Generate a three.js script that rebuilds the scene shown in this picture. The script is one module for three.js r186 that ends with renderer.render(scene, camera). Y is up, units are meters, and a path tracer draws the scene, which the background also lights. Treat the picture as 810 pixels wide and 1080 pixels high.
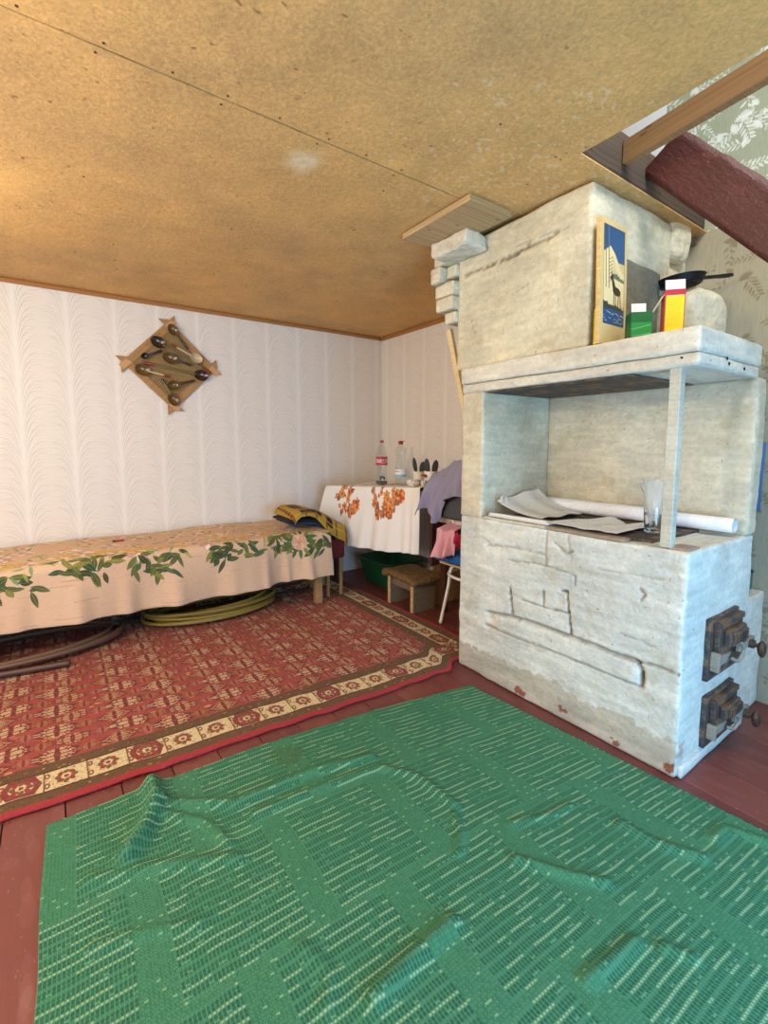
import * as THREE from 'three';
import { RoundedBoxGeometry } from 'three/addons/geometries/RoundedBoxGeometry.js';
import { mergeGeometries } from 'three/addons/utils/BufferGeometryUtils.js';
import { RectAreaLightUniformsLib } from 'three/addons/lights/RectAreaLightUniformsLib.js';

// ------------------------------------------------------------------ camera, sky, lights, exposure
RectAreaLightUniformsLib.init();
const scene = new THREE.Scene();
const EYE = 1.15, FOC = 492, CX = 405, CY = 518, PITCH = -5.7 * Math.PI / 180, YAW = -35.3 * Math.PI / 180;
const camera = new THREE.PerspectiveCamera(2 * Math.atan(540 / FOC) * 180 / Math.PI, 810 / 1080, 0.03, 60);
camera.position.set(0, EYE, 0);
camera.rotation.set(PITCH, YAW, 0, 'YXZ');
camera.setViewOffset(810, 1080, 0, 540 - CY, 810, 1080);
camera.updateMatrixWorld(true);
scene.background = new THREE.Color(0.55, 0.72, 1.0);
const renderer = new THREE.WebGLRenderer({ antialias: true });
renderer.toneMapping = THREE.LinearToneMapping;
renderer.toneMappingExposure = 1.15;
renderer.shadowMap.enabled = true;

function areaLight(color, intensity, w, h, pos, target) {
  const l = new THREE.RectAreaLight(color, intensity, w, h);
  l.position.set(...pos); l.lookAt(...target); scene.add(l); return l;
}
// daylight entering by the openings in the walls out of view (each light fills its own window opening)
const WIN_L = { z0: -2.5, z1: -1.2, y0: 0.8, y1: 1.8 };      // window in the left wall
const WIN_F = { x0: 0.2, x1: 1.6, y0: 0.2, y1: 1.15 };        // window in the wall behind the camera
areaLight(new THREE.Color(1.0, 0.94, 0.86), 4.8, WIN_L.z1 - WIN_L.z0, WIN_L.y1 - WIN_L.y0, [-1.36, (WIN_L.y0 + WIN_L.y1) / 2, (WIN_L.z0 + WIN_L.z1) / 2], [0, (WIN_L.y0 + WIN_L.y1) / 2, (WIN_L.z0 + WIN_L.z1) / 2]);
areaLight(new THREE.Color(0.25, 0.6, 1.0), 11, WIN_F.x1 - WIN_F.x0, WIN_F.y1 - WIN_F.y0, [(WIN_F.x0 + WIN_F.x1) / 2, (WIN_F.y0 + WIN_F.y1) / 2, 0.74], [(WIN_F.x0 + WIN_F.x1) / 2, (WIN_F.y0 + WIN_F.y1) / 2, -1]);
areaLight(new THREE.Color(1.0, 0.97, 0.92), 20, 0.9, 0.7, [1.3, 3.34, 0.07], [1.5, 2.2, -0.4]);   // attic skylight

// ------------------------------------------------------------------ helpers
function rng(seed) { let a = seed >>> 0; return () => { a = (a + 0x6d2b79f5) >>> 0; let t = a; t = Math.imul(t ^ (t >>> 15), t | 1); t ^= t + Math.imul(t ^ (t >>> 7), t | 61); return ((t ^ (t >>> 14)) >>> 0) / 4294967296; }; }
const hsh = (x, y, z) => { let h = Math.imul(x, 374761393) ^ Math.imul(y, 668265263) ^ Math.imul(z, 2147483647 ^ 1274126177); h = Math.imul(h ^ (h >>> 13), 1274126177); return ((h ^ (h >>> 16)) >>> 0) / 4294967296; };
const sm = (t) => t * t * (3 - 2 * t);
const mix = (a, b, t) => a + (b - a) * t;
const clamp = (x, a, b) => Math.min(b, Math.max(a, x));
const sstep = (a, b, x) => sm(clamp((x - a) / (b - a), 0, 1));
function noise(x, y, z = 0) {
  const X = Math.floor(x), Y = Math.floor(y), Z = Math.floor(z), fx = sm(x - X), fy = sm(y - Y), fz = sm(z - Z);
  const l = (zz) => mix(mix(hsh(X, Y, zz), hsh(X + 1, Y, zz), fx), mix(hsh(X, Y + 1, zz), hsh(X + 1, Y + 1, zz), fx), fy);
  return mix(l(Z), l(Z + 1), fz);
}
function fbm(x, y, z = 0, o = 4) { let s = 0, a = 0.5, n = 0; for (let i = 0; i < o; i++) { s += a * noise(x, y, z + i * 17.3); n += a; a *= 0.5; x *= 2.03; y *= 2.03; z *= 2.03; } return s / n; }
// a photo pixel gives a direction; the plane that the thing touches gives the distance
const ray = (px, py) => new THREE.Vector3((px - CX) / FOC, -(py - CY) / FOC, -1).applyEuler(camera.rotation);
const onX = (px, py, X) => { const d = ray(px, py); return d.multiplyScalar(X / d.x).add(camera.position); };
const onY = (px, py, Y) => { const d = ray(px, py); return d.multiplyScalar((Y - EYE) / d.y).add(camera.position); };
const onZ = (px, py, Z) => { const d = ray(px, py); return d.multiplyScalar(Z / d.z).add(camera.position); };

function canvasTex(w, h, draw, srgb = true) {
  const c = document.createElement('canvas'); c.width = w; c.height = h; const g = c.getContext('2d'); draw(g, w, h);
  const t = new THREE.CanvasTexture(c); if (srgb) t.colorSpace = THREE.SRGBColorSpace; t.wrapS = t.wrapT = THREE.RepeatWrapping; return t;
}
function pixelTex(w, h, fn, srgb = true) {         // fn(u, v) in 0..1, v up, returns [r, g, b] in 0..255
  const d = new Uint8Array(w * h * 4);
  for (let y = 0; y < h; y++) for (let x = 0; x < w; x++) { const c = fn((x + 0.5) / w, (y + 0.5) / h), i = (y * w + x) * 4; d[i] = clamp(c[0], 0, 255); d[i + 1] = clamp(c[1], 0, 255); d[i + 2] = clamp(c[2], 0, 255); d[i + 3] = 255; }
  const t = new THREE.DataTexture(d, w, h); t.magFilter = THREE.LinearFilter; t.minFilter = THREE.LinearFilter; t.wrapS = t.wrapT = THREE.RepeatWrapping; if (srgb) t.colorSpace = THREE.SRGBColorSpace; t.needsUpdate = true; return t;
}
function tnoise(u, v, n, seed) {                   // value noise that tiles after n cells
  const x = u * n, y = v * n, X = Math.floor(x), Y = Math.floor(y), fx = sm(x - X), fy = sm(y - Y), m = (k) => ((k % n) + n) % n;
  return mix(mix(hsh(m(X), m(Y), seed), hsh(m(X + 1), m(Y), seed), fx), mix(hsh(m(X), m(Y + 1), seed), hsh(m(X + 1), m(Y + 1), seed), fx), fy);
}
const tf = (u, v, n, seed, o = 4) => { let s = 0, a = 0.5, k = 0; for (let i = 0; i < o; i++) { s += a * tnoise(u, v, n, seed + i * 7); k += a; a *= 0.5; n *= 2; } return s / k; };
function rep(t, sx, sy) { const c = t.clone(); c.repeat.set(sx, sy); c.needsUpdate = true; return c; }
const std = (o) => new THREE.MeshStandardMaterial(Object.assign({ roughness: 0.85, metalness: 0, side: THREE.DoubleSide }, o));
const phy = (o) => new THREE.MeshPhysicalMaterial(Object.assign({ roughness: 0.5, metalness: 0, side: THREE.DoubleSide }, o));

const taken = {};
function numbered(n) { if (!(n in taken)) { taken[n] = 0; return n; } taken[n]++; return n + '_' + String(taken[n]).padStart(3, '0'); }
function thing(name, label, category, group) { const o = new THREE.Group(); o.name = numbered(name); o.userData = { label, category }; if (group) o.userData.group = group; scene.add(o); return o; }
function structure(name, label, category = 'room') { const o = new THREE.Group(); o.name = numbered(name); o.userData = { label, category, kind: 'structure' }; scene.add(o); return o; }
function part(name, geo, mat, parent, label) { const m = new THREE.Mesh(Array.isArray(geo) ? merge(geo) : geo, mat); m.name = name; if (label) m.userData.label = label; parent.add(m); return m; }
function merge(list) {
  const l = list.map((g) => { const k = g.index ? g.toNonIndexed() : g; for (const n of Object.keys(k.attributes)) if (!['position', 'normal', 'uv'].includes(n)) k.deleteAttribute(n); return k; });
  return mergeGeometries(l);
}
function box(x0, x1, y0, y1, z0, z1, r = 0.004, seg = 2) {
  const w = x1 - x0, h = y1 - y0, d = z1 - z0; r = Math.min(r, w / 2.05, h / 2.05, d / 2.05);
  const g = new RoundedBoxGeometry(w, h, d, seg, r); metreUV(g); g.translate((x0 + x1) / 2, (y0 + y1) / 2, (z0 + z1) / 2); return g;
}
function metreUV(g) {                              // box projection in metres
  const p = g.attributes.position, n = g.attributes.normal, uv = new Float32Array(p.count * 2);
  for (let i = 0; i < p.count; i++) {
    const a = Math.abs(n.getX(i)), b = Math.abs(n.getY(i)), c = Math.abs(n.getZ(i)), x = p.getX(i), y = p.getY(i), z = p.getZ(i);
    if (a >= b && a >= c) { uv[2 * i] = z; uv[2 * i + 1] = y; } else if (b >= c) { uv[2 * i] = x; uv[2 * i + 1] = z; } else { uv[2 * i] = x; uv[2 * i + 1] = y; }
  }
  g.setAttribute('uv', new THREE.BufferAttribute(uv, 2)); return g;
}
function worldUV(g) { return metreUV(g); }
function smoothNormals(g) {                        // one normal for all vertices at one place
  const p = g.attributes.position, idx = g.index.array, acc = new Map(), key = (i) => Math.round(p.getX(i) * 2e4) + '_' + Math.round(p.getY(i) * 2e4) + '_' + Math.round(p.getZ(i) * 2e4);
  const ids = new Int32Array(p.count); let n = 0;
  for (let i = 0; i < p.count; i++) { const k = key(i); let v = acc.get(k); if (v === undefined) { v = n++; acc.set(k, v); } ids[i] = v; }
  const s = new Float32Array(n * 3), a = new THREE.Vector3(), b = new THREE.Vector3(), c = new THREE.Vector3();
  for (let i = 0; i < idx.length; i += 3) {
    a.fromBufferAttribute(p, idx[i]); b.fromBufferAttribute(p, idx[i + 1]); c.fromBufferAttribute(p, idx[i + 2]); b.sub(a); c.sub(a); b.cross(c);
    for (let k = 0; k < 3; k++) { const v = ids[idx[i + k]] * 3; s[v] += b.x; s[v + 1] += b.y; s[v + 2] += b.z; }
  }
  const out = new Float32Array(p.count * 3);
  for (let i = 0; i < p.count; i++) { const v = ids[i] * 3, l = Math.hypot(s[v], s[v + 1], s[v + 2]) || 1; out[3 * i] = s[v] / l; out[3 * i + 1] = s[v + 1] / l; out[3 * i + 2] = s[v + 2] / l; }
  g.setAttribute('normal', new THREE.BufferAttribute(out, 3)); return g;
}
// a lumpy hand-plastered block; relief(p, n) returns metres cut into the face, tint(p, n) a colour multiplier
function roughBox(o) {
  const { x0, x1, y0, y1, z0, z1, seg = 0.012, r = 0.012, amp = 0.004, freq = 9, relief, tint, warp } = o;
  const g = new THREE.BoxGeometry(x1 - x0, y1 - y0, z1 - z0, Math.max(2, Math.round((x1 - x0) / seg)), Math.max(2, Math.round((y1 - y0) / seg)), Math.max(2, Math.round((z1 - z0) / seg)));
  g.translate((x0 + x1) / 2, (y0 + y1) / 2, (z0 + z1) / 2); metreUV(g);
  const p = g.attributes.position, n = g.attributes.normal, v = new THREE.Vector3(), q = new THREE.Vector3(), nn = new THREE.Vector3();
  const col = tint ? new Float32Array(p.count * 3) : null;
  for (let i = 0; i < p.count; i++) {
    v.fromBufferAttribute(p, i); nn.fromBufferAttribute(n, i);
    if (tint) { const c = tint(v, nn); col.set(c, 3 * i); }
    const cut = relief ? relief(v) : null;         // depends on the place only, so both copies of an edge vertex agree
    q.set(clamp(v.x, x0 + r, x1 - r), clamp(v.y, y0 + r, y1 - r), clamp(v.z, z0 + r, z1 - r));
    const d = v.clone().sub(q), l = d.length(); if (l > 1e-9) v.copy(q).addScaledVector(d, r / l);
    const f = freq, ox = fbm(v.x * f, v.y * f, v.z * f, 3) - 0.5, oy = fbm(v.x * f + 31, v.y * f, v.z * f, 3) - 0.5, oz = fbm(v.x * f, v.y * f + 57, v.z * f, 3) - 0.5;
    v.x += ox * 2 * amp; v.y += oy * 2 * amp; v.z += oz * 2 * amp;
    if (cut) v.add(cut);
    if (warp) warp(v);
    p.setXYZ(i, v.x, v.y, v.z);
  }
  if (col) g.setAttribute('color', new THREE.BufferAttribute(col, 3));
  return smoothNormals(g);
}
function grid(nu, nv, fn, uvf) {                   // fn(u, v) -> [x, y, z]
  const P = [], U = [], I = [];
  for (let j = 0; j <= nv; j++) for (let i = 0; i <= nu; i++) { const u = i / nu, v = j / nv; P.push(...fn(u, v)); U.push(...(uvf ? uvf(u, v) : [u, v])); }
  for (let j = 0; j < nv; j++) for (let i = 0; i < nu; i++) { const a = j * (nu + 1) + i, b = a + 1, c = a + nu + 1, d = c + 1; I.push(a, b, d, a, d, c); }
  const g = new THREE.BufferGeometry(); g.setAttribute('position', new THREE.Float32BufferAttribute(P, 3)); g.setAttribute('uv', new THREE.Float32BufferAttribute(U, 2)); g.setIndex(I); g.computeVertexNormals(); return g;
}
function sheet(nu, nv, fn, uvf, t = 0.003) {       // a grid with a back side and closed edges: cloth or paper of thickness t
  const g = grid(nu, nv, fn, uvf), P = g.attributes.position, N = g.attributes.normal, U = g.attributes.uv, n = P.count, pos = [], uv = [], I = [...g.index.array];
  for (let i = 0; i < n; i++) { pos.push(P.getX(i), P.getY(i), P.getZ(i)); uv.push(U.getX(i), U.getY(i)); }
  for (let i = 0; i < n; i++) { pos.push(P.getX(i) - N.getX(i) * t, P.getY(i) - N.getY(i) * t, P.getZ(i) - N.getZ(i) * t); uv.push(U.getX(i), U.getY(i)); }
  const m = g.index.count; for (let i = 0; i < m; i += 3) I.push(g.index.array[i] + n, g.index.array[i + 2] + n, g.index.array[i + 1] + n);
  const rim = []; for (let i = 0; i <= nu; i++) rim.push(i); for (let j = 1; j <= nv; j++) rim.push(j * (nu + 1) + nu); for (let i = nu - 1; i >= 0; i--) rim.push(nv * (nu + 1) + i); for (let j = nv - 1; j >= 0; j--) rim.push(j * (nu + 1));
  for (let k = 0; k + 1 < rim.length; k++) { const a = rim[k], b = rim[k + 1]; I.push(a, a + n, b, b, a + n, b + n); }
  const o = new THREE.BufferGeometry(); o.setAttribute('position', new THREE.Float32BufferAttribute(pos, 3)); o.setAttribute('uv', new THREE.Float32BufferAttribute(uv, 2)); o.setIndex(I); o.computeVertexNormals(); return o;
}
const V = (x, y, z) => new THREE.Vector3(x, y, z);
function tube(pts, r, seg = 40, rad = 10, closed = false) {
  const c = new THREE.CatmullRomCurve3(pts.map((p) => (p.isVector3 ? p : V(...p))), closed, 'centripetal'); const g = new THREE.TubeGeometry(c, seg, r, rad, closed);
  if (closed) return g;
  const caps = [0, 1].map((t) => { const s = new THREE.SphereGeometry(r * 0.999, rad, 6); const p = c.getPointAt(t); s.translate(p.x, p.y, p.z); return s; });
  return merge([g, ...caps]);
}
function lathe(pts, seg = 28) { return new THREE.LatheGeometry(pts.map((p) => new THREE.Vector2(Math.max(p[0], 1e-5), p[1])), seg); }
function bar(a, b, w, t, up = V(0, 1, 0)) {        // rectangular bar from a to b
  const d = b.clone().sub(a), L = d.length(); const g = box(-w / 2, w / 2, -t / 2, t / 2, -L / 2, L / 2, Math.min(w, t) * 0.12);
  const m = new THREE.Matrix4().lookAt(b, a, up); g.applyMatrix4(m); const c = a.clone().add(b).multiplyScalar(0.5); g.translate(c.x, c.y, c.z); return g;
}
function extrude(pts, depth, bevel = 0.002) { const s = new THREE.Shape(pts.map((p) => new THREE.Vector2(p[0], p[1]))); return new THREE.ExtrudeGeometry(s, { depth, bevelEnabled: bevel > 0, bevelSize: bevel, bevelThickness: bevel, bevelSegments: 2, steps: 1 }); }
const polyDist = (pts, x, y) => { let m = 1e9; for (let i = 0; i + 1 < pts.length; i++) { const [ax, ay] = pts[i], [bx, by] = pts[i + 1], dx = bx - ax, dy = by - ay, t = clamp(((x - ax) * dx + (y - ay) * dy) / (dx * dx + dy * dy), 0, 1); m = Math.min(m, Math.hypot(x - ax - t * dx, y - ay - t * dy)); } return m; };

// ------------------------------------------------------------------ shared textures and materials
const ROOM = { x0: -1.4, x1: 2.535, z0: -3.62, z1: 0.78, h: 2.13 };
function plumeDraw(g, w, h, base, dark, light) {   // two tiers of plume fans per tile on one stem
  g.fillStyle = base; g.fillRect(0, 0, w, h); const r = rng(5); g.lineCap = 'round';
  for (let k = 0; k < 500; k++) { g.globalAlpha = 0.12; g.strokeStyle = k % 2 ? dark : light; g.lineWidth = 2; const x = r() * w, y = r() * h; g.beginPath(); g.moveTo(x, y); g.quadraticCurveTo(x + 20 * (r() - 0.5), y - 20, x + 50 * (r() - 0.5), y - 26); g.stroke(); }
  const L = [], q0 = rng(8); for (let k = 0; k < 13; k++) for (const side of [-1, 1]) L.push([k / 13 + 0.03 * q0(), side, 0.34 + 0.16 * q0(), 1.0 + 0.25 * q0(), 0.05 + 0.12 * q0()]);
  for (let t = -2; t < 4; t++) for (const [f, side, rc, rs, dp] of L) for (const ox of [-w, 0, w]) {
    const cx = w / 2 + ox, b = (t + f) * h, reach = rc * w, rise = rs * h, curve = (d, e) => { g.beginPath(); g.moveTo(cx + side * d * 0.2, b); g.bezierCurveTo(cx + side * (0.02 * w + d), b - rise * 0.5, cx + side * (reach * 0.35 + d), b - rise * 0.98 + e, cx + side * (reach + d), b - rise * 0.98 + dp * h + e); g.stroke(); };
    g.globalAlpha = 0.8; g.strokeStyle = dark; g.lineWidth = 9; curve(6, 8); g.globalAlpha = 0.9; g.strokeStyle = light; g.lineWidth = 13; curve(0, 0); g.globalAlpha = 0.5; g.strokeStyle = dark; g.lineWidth = 2; curve(-2, -2);
  }
  g.globalAlpha = 1;
}
const wallTex = canvasTex(640, 640, (g, w, h) => plumeDraw(g, w, h, '#e6dfd8', '#c8beb6', '#f1ece6'));
const wallBump = canvasTex(640, 640, (g, w, h) => plumeDraw(g, w, h, '#787878', '#303030', '#d8d8d8'), false);
const PW = 0.2625, PH = 0.27;
const wallMat = std({ map: rep(wallTex, 1 / PW, 1 / PH), bumpMap: rep(wallBump, 1 / PW, 1 / PH), bumpScale: 0.0012, roughness: 0.75 });

const floralTex = (bg, fg, fg2, seed, count = 26) => canvasTex(768, 768, (g, w, h) => {
  g.fillStyle = bg; g.fillRect(0, 0, w, h); const r = rng(seed);
  for (let k = 0; k < 900; k++) { g.globalAlpha = 0.08; g.fillStyle = r() < 0.5 ? '#000' : '#fff'; g.fillRect(r() * w, r() * h, 2, 20 + r() * 60); }
  const leaf = (x, y, a, L, W) => { g.save(); g.translate(x, y); g.rotate(a); g.beginPath(); g.moveTo(0, 0); g.quadraticCurveTo(L * 0.5, -W, L, 0); g.quadraticCurveTo(L * 0.5, W, 0, 0); g.fill(); g.restore(); };
  for (let k = 0; k < count; k++) {
    const x = r() * w, y = r() * h, a0 = r() * 6.28, n = 6 + r() * 6, big = 26 + r() * 24;
    for (const ox of [-w, 0, w]) for (const oy of [-h, 0, h]) {
      g.globalAlpha = 0.8; g.strokeStyle = fg; g.lineWidth = 3; g.beginPath(); g.moveTo(x + ox, y + oy); g.quadraticCurveTo(x + ox + Math.cos(a0) * 60 + 20, y + oy + Math.sin(a0) * 60, x + ox + Math.cos(a0) * 130, y + oy + Math.sin(a0) * 130); g.stroke();
      for (let i = 0; i < n; i++) { g.fillStyle = i % 3 ? fg : fg2; g.globalAlpha = 0.85; const t = i / n; leaf(x + ox + Math.cos(a0) * 130 * t, y + oy + Math.sin(a0) * 130 * t, a0 + (i % 2 ? 0.9 : -0.9), big * (1.1 - 0.5 * t), big * 0.3); }
      g.globalAlpha = 0.9; g.fillStyle = fg; for (let i = 0; i < 7; i++) leaf(x + ox, y + oy, a0 + 2.2 + i * 0.35, big * 0.9, big * 0.25);
    }
  }
  g.globalAlpha = 1;
});
const oliveMat = std({ map: rep(floralTex('#a39c86', '#837a62', '#8f876e', 11), 1 / 0.6, 1 / 0.6) });
const sageMat = std({ map: rep(floralTex('#a3a78c', '#e4e6dc', '#cdd2bd', 23, 60), 1 / 0.6, 1 / 0.6) });

// whitewashed lime plaster: brush strokes, chips, grime with a grain of its own
const plasterTex = pixelTex(1024, 1024, (u, v) => {
  const st = tf(u * 1, v * 6, 8, 3, 4), n = tf(u, v, 6, 9, 5), f = tf(u, v, 64, 21, 3), chip = tf(u, v, 85, 33, 2);
  let k = 0.9 + 0.13 * (st - 0.5) + 0.16 * (n - 0.5) + 0.1 * (f - 0.5); let c = [234 * k, 231 * k, 219 * k];
  const s = sstep(0.62, 0.8, tf(u, v, 11, 51, 5)) * 0.3; c = [mix(c[0], 176, s), mix(c[1], 160, s), mix(c[2], 128, s)];
  if (chip > 0.87) c = [c[0] * 0.78, c[1] * 0.74, c[2] * 0.68];
  return c;
});
const plasterBump = pixelTex(1024, 1024, (u, v) => { const k = 255 * (0.5 * tf(u, v * 3, 10, 3, 5) + 0.35 * tf(u, v, 48, 77, 3) + 0.15 * tf(u, v, 150, 5, 1)); return [k, k, k]; }, false);
const plaster = std({ map: rep(plasterTex, 1 / 0.9, 1 / 0.9), bumpMap: rep(plasterBump, 1 / 0.7, 1 / 0.7), bumpScale: 0.006, roughness: 0.9, vertexColors: true });
const woodTex = (c0, c1, seed) => pixelTex(512, 512, (u, v) => { const w = tf(u * 1, v, 5, seed, 3), g = tf((u * 1 + 0.02 * w), v, 4, seed, 1), k = tf(u, v, 1, 1, 1); const s = 0.5 * tnoise(u, (v + 0.05 * w) % 1, 64, seed) + 0.5 * tnoise((u) % 1, (v + 0.03 * w) % 1, 128, seed + 3); const t = clamp(0.55 * s + 0.45 * w, 0, 1); return c0.map((a, i) => mix(a, c1[i], t)); });
const grainTex = (c0, c1, seed) => canvasTex(512, 512, (g, w, h) => { // grain runs along u
  g.fillStyle = `rgb(${c0})`; g.fillRect(0, 0, w, h); const r = rng(seed);
  for (let k = 0; k < 420; k++) { g.globalAlpha = 0.08 + 0.3 * r(); g.strokeStyle = r() < 0.7 ? `rgb(${c1})` : `rgb(${c0.map((x) => Math.min(255, x * 1.12))})`; g.lineWidth = 0.6 + 2.4 * r(); const y = r() * h, a = r() * 5; g.beginPath(); for (let x = 0; x <= w; x += 32) g.lineTo(x, y + a * Math.sin(x / w * 6.283 + k)); g.stroke(); }
  for (let k = 0; k < 5; k++) { const x = r() * w, y = r() * h; for (let i = 6; i > 0; i--) { g.globalAlpha = 0.25; g.fillStyle = `rgb(${c1})`; g.beginPath(); g.ellipse(x, y, i * 3.2, i * 1.6, 0, 0, 7); g.fill(); } }
  g.globalAlpha = 1;
});
const paleWood = std({ map: rep(grainTex([205, 172, 120], [150, 112, 66], 4), 2, 4), roughness: 0.7 });
const midWood = std({ map: rep(grainTex([168, 128, 82], [104, 72, 40], 8), 2, 4), roughness: 0.75 });
const oldWood = std({ map: rep(grainTex([128, 110, 88], [70, 58, 46], 12), 2.5, 5), roughness: 0.9 });
const darkWood = std({ map: rep(grainTex([70, 36, 24], [38, 18, 12], 15), 2, 4), roughness: 0.5 });
const trimWood = std({ map: rep(grainTex([172, 118, 62], [112, 68, 32], 19), 1.5, 6), roughness: 0.7 });
const ironTex = pixelTex(512, 512, (u, v) => { const n = tf(u, v, 6, 3, 5), s = sstep(0.45, 0.7, n), f = tf(u, v, 70, 5, 2); return [mix(74, 128, s) * (0.75 + 0.5 * f), mix(68, 98, s) * (0.75 + 0.5 * f), mix(66, 74, s) * (0.75 + 0.5 * f)]; });
const rustIron = std({ map: rep(ironTex, 4, 4), bumpMap: rep(plasterBump, 5, 5), bumpScale: 0.003, roughness: 0.7, metalness: 0.25 });
const paleIron = std({ map: rep(plasterTex, 5, 5), color: 0xa8a49e, roughness: 0.75, metalness: 0.1 });
const blackIron = std({ color: 0x17161a, roughness: 0.55, metalness: 0.5 });
const whiteMetal = std({ color: 0xe8e6e0, roughness: 0.4 });
const clothBump = pixelTex(256, 256, (u, v) => { const a = Math.sin(u * 6.283 * 48) * Math.sin(v * 6.283 * 48), k = 128 + 70 * a + 50 * (tf(u, v, 32, 4, 2) - 0.5); return [k, k, k]; }, false);
const fabric = (color, o = {}) => phy(Object.assign({ color, roughness: 0.95, sheen: 0.3, sheenRoughness: 0.6, bumpMap: rep(clothBump, 9, 9), bumpScale: 0.0006 }, o));

// ------------------------------------------------------------------ the room
{ // floor of painted boards running away from the camera
  const fl = structure('floor', 'red-brown painted wooden board floor', 'floor');
  const tx = [0, 1, 2].map((s) => canvasTex(256, 2048, (g, w, h) => {
    const r = rng(70 + s); g.fillStyle = ['#6f3a34', '#693632', '#753f38'][s]; g.fillRect(0, 0, w, h);
    for (let k = 0; k < 260; k++) { g.globalAlpha = 0.05 + 0.1 * r(); g.strokeStyle = r() < 0.5 ? '#4a2420' : '#a86a60'; g.lineWidth = 0.5 + 2 * r(); const x = r() * w, y = r() * h; g.beginPath(); g.moveTo(x, y); g.lineTo(x + (r() - 0.5) * 5, y + 60 + r() * 300); g.stroke(); }
    for (let k = 0; k < 500; k++) { g.globalAlpha = 0.15 + 0.35 * r(); g.fillStyle = r() < 0.6 ? '#b59a92' : '#3c1c18'; const s2 = 0.6 + 1.8 * r(); g.beginPath(); g.ellipse(r() * w, r() * h, s2, s2 * (1 + r()), 0, 0, 7); g.fill(); }
    for (let k = 0; k < 30; k++) { g.globalAlpha = 0.06; g.fillStyle = '#c8aaa2'; g.beginPath(); g.ellipse(r() * w, r() * h, 8 + 30 * r(), 20 + 50 * r(), 0, 0, 7); g.fill(); }
    g.globalAlpha = 1;
  }));
  const mats = tx.map((t) => std({ map: t, roughness: 0.42 }));
  const W = 0.1583; let k = 0;
  for (let x = 1.71 - W * 20; x < ROOM.x1; x += W, k++) {
    const a = Math.max(x, ROOM.x0), b = Math.min(x + W, ROOM.x1); if (b - a < 0.02) continue;
    const g = box(a + 0.0014, b - 0.0014, -0.03 + 0, (hsh(k, 2, 3) - 0.5) * 0.0022 - 0.0015, ROOM.z0, ROOM.z1, 0.0025);
    const p = g.attributes.position, uv = g.attributes.uv; for (let i = 0; i < p.count; i++) uv.setXY(i, (p.getX(i) - a) / W, p.getZ(i) / 1.9 + k * 0.37);
    part('plank', g, mats[k % 3], fl);
  }
  part('subfloor', box(ROOM.x0, ROOM.x1, -0.12, -0.031, ROOM.z0, ROOM.z1, 0.001), std({ color: 0x2a1a14 }), fl);
}
const HOLE = { x: 1.52, z: -0.99 };
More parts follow.
